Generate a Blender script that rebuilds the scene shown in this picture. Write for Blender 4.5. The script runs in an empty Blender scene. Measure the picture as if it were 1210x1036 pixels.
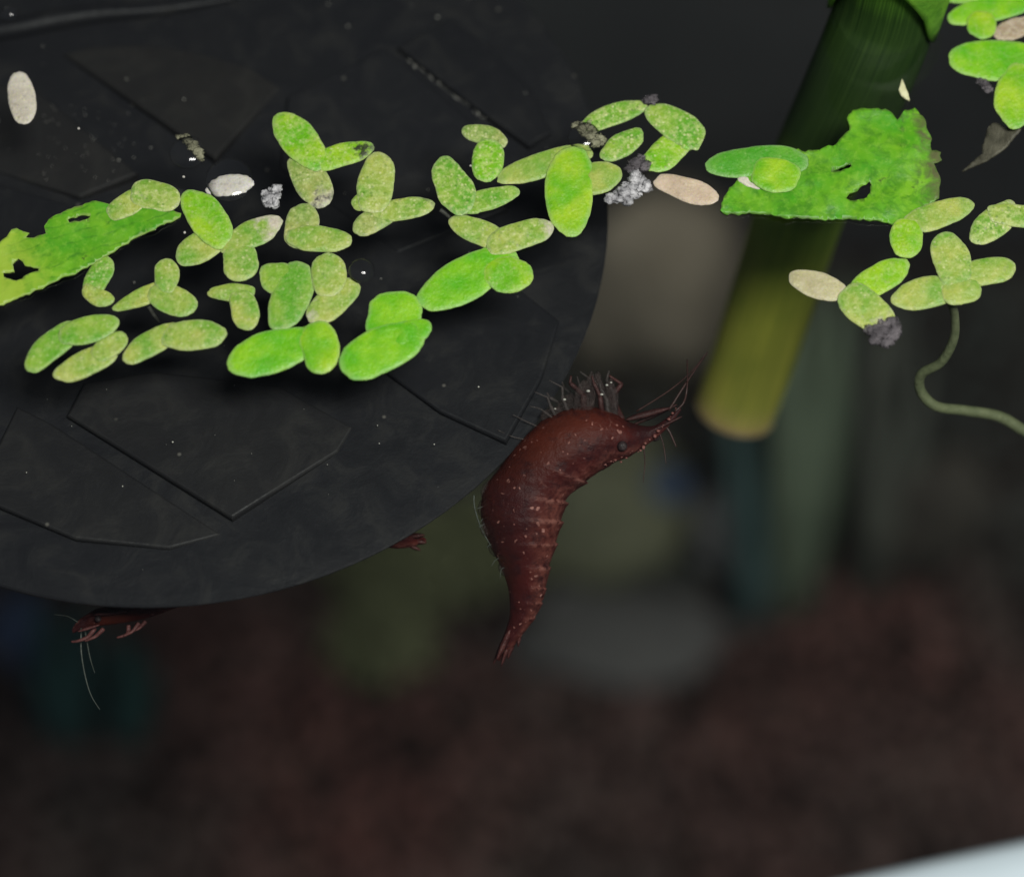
import bpy, bmesh, math, random
from mathutils import Vector, noise
from mathutils.geometry import delaunay_2d_cdt

random.seed(7)
R = math.radians
scene = bpy.context.scene
col = scene.collection

# ------------------------------------------------------------------ camera
PW, PH = 1210.0, 1036.0
D = 0.180                        # camera to look-at point on the water, metres
PITCH = R(65)
S = 0.067 / PW                   # metres per photo pixel at distance D
FWD = Vector((0, math.cos(PITCH), -math.sin(PITCH)))
UP = Vector((0, math.sin(PITCH), math.cos(PITCH)))
RIGHT = Vector((1, 0, 0))
CAM = -FWD * D
cam = bpy.data.cameras.new('camera')
camo = bpy.data.objects.new('camera', cam); col.objects.link(camo)
camo.location = CAM
camo.rotation_euler = (math.pi / 2 - PITCH, 0, 0)
cam.sensor_width = 36
cam.lens = 36 * D / 0.067
cam.clip_start = 0.001; cam.clip_end = 10
cam.dof.use_dof = True
cam.dof.focus_distance = D + 0.0070
cam.dof.aperture_fstop = 16
scene.camera = camo

# ------------------------------------------------------------------ light
w = bpy.data.worlds.new('World'); scene.world = w; w.use_nodes = True
w.node_tree.nodes['Background'].inputs[0].default_value = (0.75, 0.85, 1.0, 1)
w.node_tree.nodes['Background'].inputs[1].default_value = 0.12
ld = bpy.data.lights.new('aquarium_lamp', 'AREA')
ld.shape = 'RECTANGLE'; ld.size = 0.14; ld.size_y = 0.07
ld.energy = 1.3; ld.color = (1.0, 0.98, 0.94)
lo = bpy.data.objects.new('aquarium_lamp', ld); col.objects.link(lo)
lo.location = (0.08, -0.06, 0.28)
lo.rotation_euler = (R(-12), R(15), 0)
scene.view_settings.view_transform = 'Standard'
scene.view_settings.look = 'None'
scene.view_settings.exposure = 0
scene.view_settings.gamma = 1
scene.render.engine = 'CYCLES'
scene.cycles.use_denoising = True
scene.cycles.max_bounces = 8
scene.cycles.transparent_max_bounces = 24
scene.cycles.caustics_reflective = False
scene.cycles.caustics_refractive = False

# ------------------------------------------------------------------ pixel helpers
def ray(px, py):
    return FWD * D + RIGHT * ((px - PW / 2) * S) + UP * ((PH / 2 - py) * S)
def at_z(px, py, z=0.0):                 # where the ray meets a level plane
    d = ray(px, py); return CAM + d * ((z - CAM.z) / d.z)
def at_d(px, py, mm):                    # a point mm beyond the look-at distance
    return CAM + ray(px, py) * (1 + mm * 0.001 / D)
def at_y(px, py, y):                     # where the ray meets an upright plane
    d = ray(px, py); return CAM + d * ((y - CAM.y) / d.y)
def at_plane(px, py, p0, n):
    d = ray(px, py); return CAM + d * ((p0 - CAM).dot(n) / d.dot(n))

# ------------------------------------------------------------------ materials
class N:
    def __init__(s, name):
        s.m = bpy.data.materials.new(name); s.m.use_nodes = True
        s.t = s.m.node_tree; s.t.nodes.clear()
        s.out = s.add('ShaderNodeOutputMaterial')
    def add(s, typ, **kw):
        n = s.t.nodes.new(typ)
        for k, v in kw.items():
            if k.startswith('i_'):
                key = k[2:]
                key = int(key) if key.isdigit() else key.replace('_', ' ')
                s.put(n.inputs[key], v)
            else: setattr(n, k, v)
        return n
    def put(s, sock, v):
        if isinstance(v, bpy.types.NodeSocket): s.t.links.new(v, sock)
        else:
            try: sock.default_value = v
            except Exception: sock.default_value = (*v, 1)
    def math(s, op, a, b=0.0, c=None, clamp=False):
        n = s.add('ShaderNodeMath', operation=op, use_clamp=clamp)
        s.put(n.inputs[0], a); s.put(n.inputs[1], b)
        if c is not None: s.put(n.inputs[2], c)
        return n.outputs[0]
    def mix(s, f, a, b, blend='MIX'):
        n = s.add('ShaderNodeMix', data_type='RGBA', blend_type=blend)
        s.put(n.inputs[0], f); s.put(n.inputs[6], a); s.put(n.inputs[7], b)
        return n.outputs[2]
    def ramp(s, f, stops):
        n = s.add('ShaderNodeValToRGB'); e = n.color_ramp.elements
        while len(e) < len(stops): e.new(0.5)
        for x, (p, c) in zip(e, stops):
            x.position = p; x.color = (*c, 1) if len(c) == 3 else c
        s.put(n.inputs[0], f); return n.outputs[0]
    def rng(s, v, a, b, c=0.0, d=1.0):
        n = s.add('ShaderNodeMapRange'); n.clamp = True
        s.put(n.inputs[0], v)
        for i, x in enumerate((a, b, c, d)): s.put(n.inputs[1 + i], x)
        return n.outputs[0]
    def noise(s, vec, scale, detail=3, rough=0.55, dist=0.0):
        n = s.add('ShaderNodeTexNoise'); s.put(n.inputs['Vector'], vec)
        s.put(n.inputs['Scale'], scale); s.put(n.inputs['Detail'], detail)
        s.put(n.inputs['Roughness'], rough); s.put(n.inputs['Distortion'], dist)
        return n.outputs['Fac']
    def voro(s, vec, scale, feature='F1'):
        n = s.add('ShaderNodeTexVoronoi', feature=feature)
        s.put(n.inputs['Vector'], vec); s.put(n.inputs['Scale'], scale)
        return n
    def attr(s, name, typ='GEOMETRY'):
        return s.add('ShaderNodeAttribute', attribute_name=name, attribute_type=typ)
    def bump(s, h, strength, dist):
        n = s.add('ShaderNodeBump'); s.put(n.inputs['Height'], h)
        n.inputs['Strength'].default_value = strength; n.inputs['Distance'].default_value = dist
        return n.outputs[0]
    def bsdf(s, base, rough=0.5, normal=None, spec=0.5, **kw):
        b = s.add('ShaderNodeBsdfPrincipled')
        s.put(b.inputs['Base Color'], base); s.put(b.inputs['Roughness'], rough)
        s.put(b.inputs['Specular IOR Level'], spec)
        if normal is not None: s.put(b.inputs['Normal'], normal)
        for k, v in kw.items(): s.put(b.inputs[k.replace('_', ' ')], v)
        return b.outputs[0]
    def done(s, sh): s.t.links.new(sh, s.out.inputs['Surface']); return s.m
    def see_through(s, sh, fac, tint=(1, 1, 1)):
        t = s.add('ShaderNodeBsdfTransparent'); s.put(t.inputs[0], tint)
        m = s.add('ShaderNodeMixShader'); s.put(m.inputs[0], fac)
        s.t.links.new(sh, m.inputs[1]); s.t.links.new(t.outputs[0], m.inputs[2])
        return m.outputs[0]

def objco(n): return n.add('ShaderNodeTexCoord').outputs['Object']

def mat_frond():
    n = N('duckweed_tissue'); co = objco(n)
    oi = n.add('ShaderNodeObjectInfo')
    vo = n.add('ShaderNodeVectorMath', operation='ADD')
    n.put(vo.inputs[0], co)
    sc = n.add('ShaderNodeVectorMath', operation='SCALE'); n.put(sc.inputs[0], oi.outputs['Location']); n.put(sc.inputs['Scale'], 1.7)
    n.put(vo.inputs[1], sc.outputs[0]); P = vo.outputs[0]
    base = oi.outputs['Color']
    spk = n.attr('speckle', 'OBJECT').outputs['Fac']
    pale = n.attr('pale_tip', 'OBJECT').outputs['Fac']
    rot = n.attr('rot', 'OBJECT').outputs['Fac']
    fuv = n.attr('fuv'); sep = n.add('ShaderNodeSeparateXYZ'); n.put(sep.inputs[0], fuv.outputs['Vector'])
    t, v, r = sep.outputs
    big = n.noise(P, 420, 2); fine = n.noise(P, 2600, 4, 0.65); mid = n.noise(P, 1100, 3, 0.6)
    cells = n.voro(P, 4200); dist = cells.outputs['Distance']; cc = n.add('ShaderNodeSeparateColor'); n.put(cc.inputs[0], cells.outputs['Color'])
    # slow hue drift: deeper green <-> yellower
    deep = n.mix(1.0, base, (0.55, 0.82, 0.42), 'MULTIPLY')
    yel = n.mix(1.0, base, (1.35, 1.04, 1.15), 'MULTIPLY')
    live = n.add('ShaderNodeSeparateColor'); n.put(live.inputs[0], base)
    live = n.rng(live.outputs[0], 0.33, 0.40, 1.0, 0.0)
    c = n.mix(live, n.mix(n.rng(big, 0.36, 0.64), n.mix(1.0, base, (0.8, 0.76, 0.72), 'MULTIPLY'), n.mix(1.0, base, (1.1, 1.08, 1.05), 'MULTIPLY')), n.mix(n.rng(big, 0.36, 0.64), deep, yel))
    airc = n.mix(live, (0.66, 0.60, 0.50), (0.52, 0.57, 0.23))
    darkc = n.mix(live, (0.10, 0.08, 0.06), (0.04, 0.12, 0.012))
    c = n.mix(n.math('MULTIPLY', n.rng(mid, 0.45, 0.7), 0.42), c, n.mix(1.0, base, n.mix(live, (0.8, 0.74, 0.66), (0.6, 0.78, 0.5)), 'MULTIPLY'))
    # pale air cells
    s1 = n.math('MULTIPLY', n.rng(fine, 0.44, 0.68), spk)
    c = n.mix(n.math('MULTIPLY', s1, 0.75), c, airc)
    s2 = n.math('MULTIPLY', n.math('MULTIPLY', n.rng(cc.outputs[0], 0.72, 0.86), n.rng(dist, 0.55, 0.2)), spk)
    c = n.mix(n.math('MULTIPLY', s2, 0.65), c, (0.66, 0.66, 0.36))
    s3 = n.math('MULTIPLY', n.math('MULTIPLY', n.rng(cc.outputs[1], 0.78, 0.9), n.rng(dist, 0.6, 0.25)), spk)
    c = n.mix(n.math('MULTIPLY', s3, 0.5), c, darkc)
    # dead grey-pink bleaching on the tip or one flank
    bl = n.rng(n.math('ADD', n.math('ADD', t, n.math('MULTIPLY', n.math('SUBTRACT', mid, 0.5), 0.9)), pale), 1.05, 1.3)
    bl = n.math('MULTIPLY', bl, n.rng(pale, 0.02, 0.1))
    c = n.mix(n.math('MULTIPLY', bl, 0.85), c, n.mix(fine, (0.36, 0.30, 0.27), (0.70, 0.62, 0.55)))
    # brown-black rot
    rr = n.rng(n.math('ADD', n.math('ADD', n.math('MULTIPLY', t, 0.55), mid), rot), 1.18, 1.30)
    rr = n.math('MULTIPLY', rr, n.rng(rot, 0.02, 0.1))
    c = n.mix(n.math('MULTIPLY', rr, 0.93), c, (0.018, 0.018, 0.016))
    # thin pale margin
    mg = n.math('MULTIPLY', n.rng(n.math('ADD', r, n.math('MULTIPLY', n.math('SUBTRACT', mid, 0.5), 0.15)), 0.84, 0.99), 0.42)
    c = n.mix(mg, c, n.mix(0.5, base, (0.52, 0.52, 0.42)))
    grain = n.noise(P, 7000, 2, 0.6)
    c = n.mix(n.math('MULTIPLY', n.rng(grain, 0.35, 0.7), 0.3), c, n.mix(1.0, c, (0.6, 0.68, 0.5), 'MULTIPLY'))
    h = n.math('ADD', n.math('MULTIPLY', dist, -0.5), n.math('ADD', n.math('MULTIPLY', fine, 0.8), n.math('MULTIPLY', mid, 1.6)))
    nb = n.bump(h, 0.55, 0.00010)
    sh = n.bsdf(c, n.rng(fine, 0.3, 0.7, 0.34, 0.6), nb, 0.35, Subsurface_Weight=0.25, Subsurface_Radius=(0.4, 0.6, 0.12), Subsurface_Scale=0.0005)
    return n.done(sh)

def mat_leaf(name, axis_yellow):
    n = N(name); co = objco(n)
    a = n.attr('luv'); sep = n.add('ShaderNodeSeparateXYZ'); n.put(sep.inputs[0], a.outputs['Vector'])
    u, v, edge = sep.outputs
    big = n.noise(co, 330, 3); fine = n.noise(co, 2400, 4, 0.65); mid = n.noise(co, 900, 4, 0.6, 0.6)
    c = n.mix(n.rng(big, 0.35, 0.65), (0.055, 0.27, 0.008), (0.15, 0.37, 0.014))
    c = n.mix(n.math('MULTIPLY', n.rng(mid, 0.45, 0.66), 0.4 if axis_yellow else 0.75), c, (0.04, 0.17, 0.008))
    c = n.mix(n.math('MULTIPLY', n.rng(fine, 0.5, 0.72), 0.4), c, (0.24, 0.46, 0.05))
    # parallel veins, wandering a little
    vv = n.math('ADD', n.math('MULTIPLY', v, 6.0 if axis_yellow else 9.0), n.math('MULTIPLY', n.math('SUBTRACT', big, 0.5), 2.2 if axis_yellow else 5.5))
    fr = n.math('ABSOLUTE', n.math('SUBTRACT', n.math('FRACT', vv), 0.5))
    vein = n.rng(fr, 0.13, 0.03)
    c = n.mix(n.math('MULTIPLY', n.math('MULTIPLY', vein, n.rng(mid, 0.35, 0.6)), 0.6 if axis_yellow else 0.3), c, (0.035, 0.16, 0.008))
    if axis_yellow:
        yl = n.rng(n.math('ADD', u, n.math('MULTIPLY', n.math('SUBTRACT', mid, 0.5), 0.45)), 0.30, 0.06)
        c = n.mix(n.math('MULTIPLY', yl, 0.8), c, (0.30, 0.42, 0.04))
        ed = n.rng(v, 0.06, -0.02)
        c = n.mix(n.math('MULTIPLY', ed, 0.6), c, (0.32, 0.40, 0.12))
    else:
        br = n.rng(n.math('ADD', u, n.math('MULTIPLY', n.math('SUBTRACT', mid, 0.5), 0.35)), 0.88, 1.0)
        c = n.mix(n.math('MULTIPLY', br, 0.85), c, (0.10, 0.085, 0.045))
    c = n.mix(n.math('MULTIPLY', n.rng(edge, 0.25, 0.9), n.rng(mid, 0.35, 0.6, 0.3, 0.8)), c, (0.26, 0.36, 0.10) if axis_yellow else (0.085, 0.15, 0.035))
    bad = n.math('MULTIPLY', n.rng(n.noise(co, 620, 5, 0.7), 0.64, 0.72), 0.8)
    c = n.mix(bad, c, (0.03, 0.06, 0.01))
    h = n.math('ADD', n.math('MULTIPLY', vein, -0.08), n.math('ADD', n.math('MULTIPLY', mid, 1.4), n.math('MULTIPLY', fine, 0.9)))
    sh = n.bsdf(c, 0.42, n.bump(h, 0.35, 0.00010), 0.3)
    return n.done(sh)

def mat_water():
    n = N('water_surface'); co = objco(n)
    nb = n.bump(n.noise(co, 60, 2), 0.12, 0.002)
    tr = n.add('ShaderNodeBsdfTransparent'); tr.inputs[0].default_value = (0.93, 0.955, 0.94, 1)
    gl = n.add('ShaderNodeBsdfGlossy'); gl.inputs['Roughness'].default_value = 0.03; n.put(gl.inputs['Normal'], nb)
    fr = n.add('ShaderNodeFresnel'); fr.inputs[0].default_value = 1.33
    m = n.add('ShaderNodeMixShader'); n.put(m.inputs[0], fr.outputs[0])
    n.t.links.new(tr.outputs[0], m.inputs[1]); n.t.links.new(gl.outputs[0], m.inputs[2])
    return n.done(m.outputs[0])

def mat_film(name, tint=(0.96, 0.97, 0.97), ior=1.33):
    n = N(name)
    tr = n.add('ShaderNodeBsdfTransparent'); tr.inputs[0].default_value = (*tint, 1)
    gl = n.add('ShaderNodeBsdfGlossy'); gl.inputs['Roughness'].default_value = 0.10
    fr = n.add('ShaderNodeFresnel'); fr.inputs[0].default_value = ior
    m = n.add('ShaderNodeMixShader'); n.put(m.inputs[0], fr.outputs[0])
    n.t.links.new(tr.outputs[0], m.inputs[1]); n.t.links.new(gl.outputs[0], m.inputs[2])
    return n.done(m.outputs[0])

def mat_plastic():
    n = N('black_plastic'); co = objco(n)
    big = n.noise(co, 90, 4, 0.6); fine = n.noise(co, 1500, 4, 0.7); sm = n.noise(co, 300, 5, 0.65, 1.0)
    c = n.mix(big, (0.0088, 0.0092, 0.0118), (0.0145, 0.0145, 0.0155))
    c = n.mix(n.math('MULTIPLY', n.rng(sm, 0.5, 0.75), 0.5), c, (0.026, 0.025, 0.023))
    facet_light = n.attr('facet_light', 'OBJECT').outputs['Fac']  # light caught by some panels, painted as a paler plastic colour
    c = n.mix(n.math('MULTIPLY', facet_light, n.rng(n.noise(co, 500, 5, 0.7), 0.25, 0.6, 0.55, 1.0)), c, (0.029, 0.0265, 0.023))
    vo = n.voro(co, 900); cc = n.add('ShaderNodeSeparateColor'); n.put(cc.inputs[0], vo.outputs['Color'])
    dust = n.math('MULTIPLY', n.rng(cc.outputs[0], 0.93, 0.97), n.rng(vo.outputs['Distance'], 0.16, 0.06))
    c = n.mix(n.math('MULTIPLY', dust, 0.5), c, (0.16, 0.15, 0.13))
    h = n.math('ADD', fine, n.math('MULTIPLY', sm, 2.0))
    return n.done(n.bsdf(c, n.rng(sm, 0.3, 0.7, 0.30, 0.6), n.bump(h, 0.35, 0.0001), 0.16))

def mat_shrimp():
    n = N('shrimp_shell'); co = objco(n)
    a = n.attr('suv'); sep = n.add('ShaderNodeSeparateXYZ'); n.put(sep.inputs[0], a.outputs['Vector'])
    s, side, _ = sep.outputs          # s along the body, side 0 belly .. 1 back
    big = n.noise(co, 260, 4, 0.6); fine = n.noise(co, 1800, 4, 0.7); mid = n.noise(co, 700, 4, 0.6)
    c = n.mix(n.rng(big, 0.35, 0.65), (0.026, 0.007, 0.008), (0.058, 0.010, 0.009))
    org = n.math('MULTIPLY', n.rng(n.math('ABSOLUTE', n.math('SUBTRACT', s, 0.66)), 0.17, 0.04), n.rng(side, 0.75, 0.3))
    c = n.mix(n.math('MULTIPLY', org, 0.6), c, (0.11, 0.024, 0.012))
    # pink freckled stripe along the back
    st = n.math('MULTIPLY', n.rng(n.math('ADD', side, n.math('MULTIPLY', n.math('SUBTRACT', mid, 0.5), 0.35)), 0.72, 0.86), n.rng(fine, 0.36, 0.66))
    c = n.mix(n.math('MULTIPLY', st, 0.5), c, (0.20, 0.07, 0.055))
    tl = n.math('MULTIPLY', n.rng(s, 0.56, 0.46), n.rng(n.math('ADD', side, n.math('MULTIPLY', n.math('SUBTRACT', mid, 0.5), 0.25)), 0.56, 0.74))
    c = n.mix(n.math('MULTIPLY', tl, n.rng(fine, 0.3, 0.75, 0.05, 0.55)), c, (0.17, 0.052, 0.038))
    warp = n.add('ShaderNodeTexNoise'); n.put(warp.inputs['Vector'], co); n.put(warp.inputs['Scale'], 1500)
    wv = n.add('ShaderNodeVectorMath', operation='MULTIPLY_ADD'); n.put(wv.inputs[0], warp.outputs['Color']); wv.inputs[1].default_value = (0.0007, 0.0007, 0.0007); n.put(wv.inputs[2], co)
    vo = n.voro(wv.outputs[0], 2700); cc = n.add('ShaderNodeSeparateColor'); n.put(cc.inputs[0], vo.outputs['Color'])
    size = n.math('MULTIPLY', n.math('POWER', cc.outputs[0], 2.6), n.rng(n.noise(co, 520, 2), 0.30, 0.6, 0.10, 0.46))
    sp = n.rng(n.math('SUBTRACT', size, vo.outputs['Distance']), 0.0, 0.12)
    c = n.mix(n.math('MULTIPLY', sp, n.rng(cc.outputs[1], 0, 1, 0.35, 0.9)), c, (0.36, 0.17, 0.14))
    blo = n.math('MULTIPLY', n.rng(n.noise(co, 1500, 5, 0.75, 1.5), 0.60, 0.68), n.rng(big, 0.42, 0.6))
    c = n.mix(n.math('MULTIPLY', blo, 0.45), c, (0.24, 0.11, 0.09))
    dk = n.math('MULTIPLY', n.rng(n.noise(co, 800, 4, 0.7), 0.52, 0.66), 0.6)
    c = n.mix(dk, c, (0.013, 0.006, 0.008))
    ring = n.attr('ring').outputs['Fac']
    c = n.mix(n.math('MULTIPLY', n.math('MULTIPLY', ring, n.rng(fine, 0.4, 0.6)), 0.6), c, (0.24, 0.10, 0.08))
    sh = n.bsdf(c, 0.42, n.bump(n.math('ADD', fine, mid), 0.7, 0.00016), 0.09)
    sh = n.see_through(sh, n.math('ADD', n.math('MULTIPLY', n.rng(side, 0.55, 0.02), n.rng(mid, 0.3, 0.7, 0.15, 0.55)), 0.08), (1, 0.7, 0.65))
    return n.done(sh)

def mat_simple(name, c1, c2, scale, rough=0.6, spec=0.3, bump=0.4, bdist=0.0003, clear=0.0, tex=3):
    n = N(name); co = objco(n)
    f = n.noise(co, scale, 4, 0.65); g = n.noise(co, scale * 4.3, 3, 0.6)
    c = n.mix(n.rng(f, 0.32, 0.68), c1, c2)
    sh = n.bsdf(c, rough, n.bump(n.math('ADD', f, n.math('MULTIPLY', g, 0.5)), bump, bdist), spec)
    if clear > 0: sh = n.see_through(sh, n.rng(g, 0.3, 0.7, clear * 0.6, min(1, clear * 1.25)))
    return n.done(sh)

def mat_stem():
    n = N('plant_stem'); co = objco(n)
    a = n.attr('tuv'); sep = n.add('ShaderNodeSeparateXYZ'); n.put(sep.inputs[0], a.outputs['Vector'])
    s, ang, _ = sep.outputs
    cx = n.add('ShaderNodeCombineXYZ'); n.put(cx.inputs[0], n.math('MULTIPLY', s, 2.2)); n.put(cx.inputs[1], n.math('MULTIPLY', ang, 34.0))
    fib = n.noise(cx.outputs[0], 1.6, 3, 0.6)
    blo = n.noise(co, 240, 3)
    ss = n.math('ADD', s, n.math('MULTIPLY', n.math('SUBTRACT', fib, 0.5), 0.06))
    c = n.ramp(ss, [(0.0, (0.40, 0.26, 0.14)), (0.03, (0.38, 0.33, 0.10)), (0.10, (0.33, 0.34, 0.06)), (0.24, (0.27, 0.30, 0.042)), (0.38, (0.13, 0.21, 0.026)), (0.50, (0.022, 0.048, 0.009)), (0.60, (0.014, 0.030, 0.008)), (0.78, (0.018, 0.045, 0.009)), (0.9, (0.07, 0.19, 0.018))])  # dark upper stretch is shade painted in; pale cut end is real colour
    c = n.mix(n.rng(fib, 0.35, 0.7), n.mix(1.0, c, (0.75, 0.8, 0.8), 'MULTIPLY'), n.mix(1.0, c, (1.6, 1.4, 1.35), 'MULTIPLY'))
    c = n.mix(n.math('MULTIPLY', n.rng(blo, 0.5, 0.7), 0.4), c, n.mix(1.0, c, (0.6, 0.75, 0.7), 'MULTIPLY'))
    return n.done(n.bsdf(c, 0.55, n.bump(fib, 0.3, 0.0003), 0.1))

def mat_gravel():
    n = N('gravel_stone'); co = objco(n)
    c = n.attr('tone').outputs['Color']
    f = n.noise(co, 500, 3)
    c = n.mix(n.rng(f, 0.35, 0.65), n.mix(1.0, c, (0.6, 0.6, 0.6), 'MULTIPLY'), c)
    return n.done(n.bsdf(c, 0.6, None, 0.2))

M = {
    'frond': mat_frond(), 'strip': mat_leaf('ribbon_leaf_tissue', True), 'torn': mat_leaf('torn_leaf_tissue', False),
    'water': mat_water(), 'bubble': mat_film('bubble_film', (0.97, 0.97, 0.97), 1.5), 'plastic': mat_plastic(),
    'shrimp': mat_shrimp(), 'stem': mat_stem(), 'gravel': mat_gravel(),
    'sheath': mat_simple('stem_sheath_tissue', (0.05, 0.17, 0.012), (0.15, 0.34, 0.03), 500, 0.45),
    'cut': mat_simple('cut_pith', (0.34, 0.25, 0.14), (0.5, 0.42, 0.26), 900, 0.7),
    'root': mat_simple('pale_root', (0.10, 0.12, 0.06), (0.17, 0.19, 0.10), 700, 0.5, clear=0.25),
    'thinroot': mat_simple('thin_root', (0.06, 0.06, 0.05), (0.12, 0.12, 0.10), 900, 0.5, clear=0.5),
    'legs': mat_simple('shrimp_limb', (0.035, 0.010, 0.010), (0.10, 0.032, 0.028), 1200, 0.4, 0.2, clear=0.3),
    'glassy': mat_simple('shrimp_clear_limb', (0.03, 0.024, 0.022), (0.11, 0.09, 0.085), 1900, 0.35, 0.2, clear=0.68),
    'flap': mat_simple('shrimp_clear_flap', (0.025, 0.016, 0.015), (0.10, 0.07, 0.065), 2300, 0.3, 0.4, 1.0, 0.0003, clear=0.72),
    'pinkridge': mat_simple('pink_ridge', (0.10, 0.03, 0.026), (0.24, 0.095, 0.08), 2500, 0.4, 0.2),
    'glassred': mat_simple('shrimp_clear_scale', (0.03, 0.010, 0.010), (0.09, 0.035, 0.032), 1700, 0.4, 0.2, clear=0.45),
    'legs2': mat_simple('rosy_limb', (0.06, 0.018, 0.018), (0.16, 0.06, 0.055), 1500, 0.4, 0.2, clear=0.3),
    'feeler': mat_simple('shrimp_feeler', (0.025, 0.012, 0.011), (0.05, 0.022, 0.018), 800, 0.5),
    'palefeeler': mat_simple('pale_feeler', (0.05, 0.06, 0.05), (0.09, 0.10, 0.085), 800, 0.5, clear=0.5),
    'eye': mat_simple('shrimp_eye', (0.010, 0.007, 0.008), (0.05, 0.034, 0.034), 1900, 0.4, 0.2),
    'fluff': mat_simple('white_mould', (0.20, 0.20, 0.21), (0.8, 0.8, 0.8), 1500, 0.35, 0.5, 0.8, 0.0002, clear=0.45),
    'greyfluff': mat_simple('grey_mould', (0.07, 0.065, 0.07), (0.24, 0.22, 0.23), 1500, 0.8, 0.1, 0.8, 0.0002, clear=0.6),
    'olivefluff': mat_simple('olive_rot', (0.10, 0.10, 0.06), (0.42, 0.42, 0.28), 1400, 0.7, 0.2, 0.8, 0.0002, clear=0.45),
    'scrap': mat_simple('brown_clear_leaf', (0.07, 0.065, 0.045), (0.18, 0.165, 0.12), 900, 0.5, 0.3, clear=0.35),
    'chip': mat_simple('pale_chip', (0.50, 0.50, 0.26), (0.66, 0.66, 0.42), 1600, 0.6),
    'speck': mat_simple('white_speck', (0.30, 0.29, 0.26), (0.6, 0.58, 0.52), 4000, 0.7),
    'rim': mat_simple('white_rim_plastic', (0.36, 0.43, 0.46), (0.42, 0.49, 0.52), 40, 0.45, 0.4, 0.1),
    'glass': mat_film('tank_glass', (0.93, 0.97, 0.96), 1.5),
    'backing': mat_simple('dark_backing', (0.055, 0.056, 0.057), (0.08, 0.08, 0.079), 18, 0.7, 0.1),
    'soil': mat_simple('dark_soil', (0.012, 0.008, 0.007), (0.03, 0.02, 0.017), 120, 0.9, 0.1),
    'tanstone': mat_simple('tan_stone', (0.21, 0.18, 0.135), (0.32, 0.275, 0.21), 70, 0.8, 0.1),
    'greystone': mat_simple('grey_stone', (0.17, 0.17, 0.165), (0.25, 0.24, 0.23), 70, 0.8, 0.1),
    'moss': mat_simple('olive_moss', (0.15, 0.165, 0.085), (0.24, 0.25, 0.14), 200, 0.7, 0.1),
    'tealplant': mat_simple('teal_leaf', (0.03, 0.08, 0.075), (0.045, 0.11, 0.10), 120, 0.6, 0.2),
    'greenplant': mat_simple('deep_green_leaf', (0.14, 0.18, 0.12), (0.19, 0.235, 0.155), 120, 0.6, 0.2),
    'dullplant': mat_simple('dull_leaf', (0.08, 0.085, 0.07), (0.12, 0.125, 0.10), 120, 0.6, 0.2),
    'greytealplant': mat_simple('grey_teal_leaf', (0.07, 0.12, 0.115), (0.10, 0.16, 0.15), 120, 0.6, 0.2),
    'olivestone': mat_simple('olive_stone', (0.12, 0.125, 0.08), (0.19, 0.19, 0.12), 90, 0.8, 0.1),
    'darkstone': mat_simple('dark_grey_stone', (0.085, 0.083, 0.08), (0.125, 0.12, 0.115), 70, 0.8, 0.1),
    'blue': mat_simple('blue_glaze', (0.06, 0.085, 0.16), (0.08, 0.12, 0.20), 100, 0.5, 0.2),
    'wood': mat_simple('bog_wood', (0.05, 0.045, 0.038), (0.09, 0.08, 0.065), 90, 0.8, 0.1),
}

# ------------------------------------------------------------------ object helpers
def tag(o, label=None, cat=None, group=None, kind=None):
    if label: o['label'] = label
    if cat: o['category'] = cat
    if group: o['group'] = group
    if kind: o['kind'] = kind
    return o
def empty(name, loc):
    o = bpy.data.objects.new(name, None); o.empty_display_size = 0.002
    o.location = loc; col.objects.link(o); return o
def build(name, verts, faces, mat, parent=None, origin=None, smooth=True, attrs=None):
    """verts are world points; the object's origin is moved to `origin` (default: mean)."""
    if origin is None:
        origin = sum((Vector(v) for v in verts), Vector()) / len(verts)
    me = bpy.data.meshes.new(name)
    me.from_pydata([tuple(Vector(v) - origin) for v in verts], [], faces)
    for an, (typ, data) in (attrs or {}).items():
        a = me.attributes.new(an, typ, 'POINT')
        if typ == 'FLOAT': a.data.foreach_set('value', data)
        elif typ == 'FLOAT_VECTOR': a.data.foreach_set('vector', [x for d in data for x in d])
        else: a.data.foreach_set('color', [x for d in data for x in d])
    me.materials.append(mat)
    if smooth: me.polygons.foreach_set('use_smooth', [True] * len(me.polygons))
    me.update()
    o = bpy.data.objects.new(name, me); col.objects.link(o)
    if parent is not None:
        o.parent = parent
        q = parent; off = Vector()
        while q is not None: off += q.location; q = q.parent
        o.location = origin - off
    else: o.location = origin
    return o

def catmull(pts, n):
    """n samples along a Catmull-Rom curve through pts (tuples of any length)."""
    out = []; m = len(pts) - 1
    for i in range(n):
        x = i / (n - 1) * m; k = min(int(x), m - 1); f = x - k
        p0 = pts[max(k - 1, 0)]; p1 = pts[k]; p2 = pts[k + 1]; p3 = pts[min(k + 2, m)]
        out.append(tuple(0.5 * (2 * b + (c - a) * f + (2 * a - 5 * b + 4 * c - d) * f * f + (3 * b - a - 3 * c + d) * f ** 3) for a, b, c, d in zip(p0, p1, p2, p3)))
    return out

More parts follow.
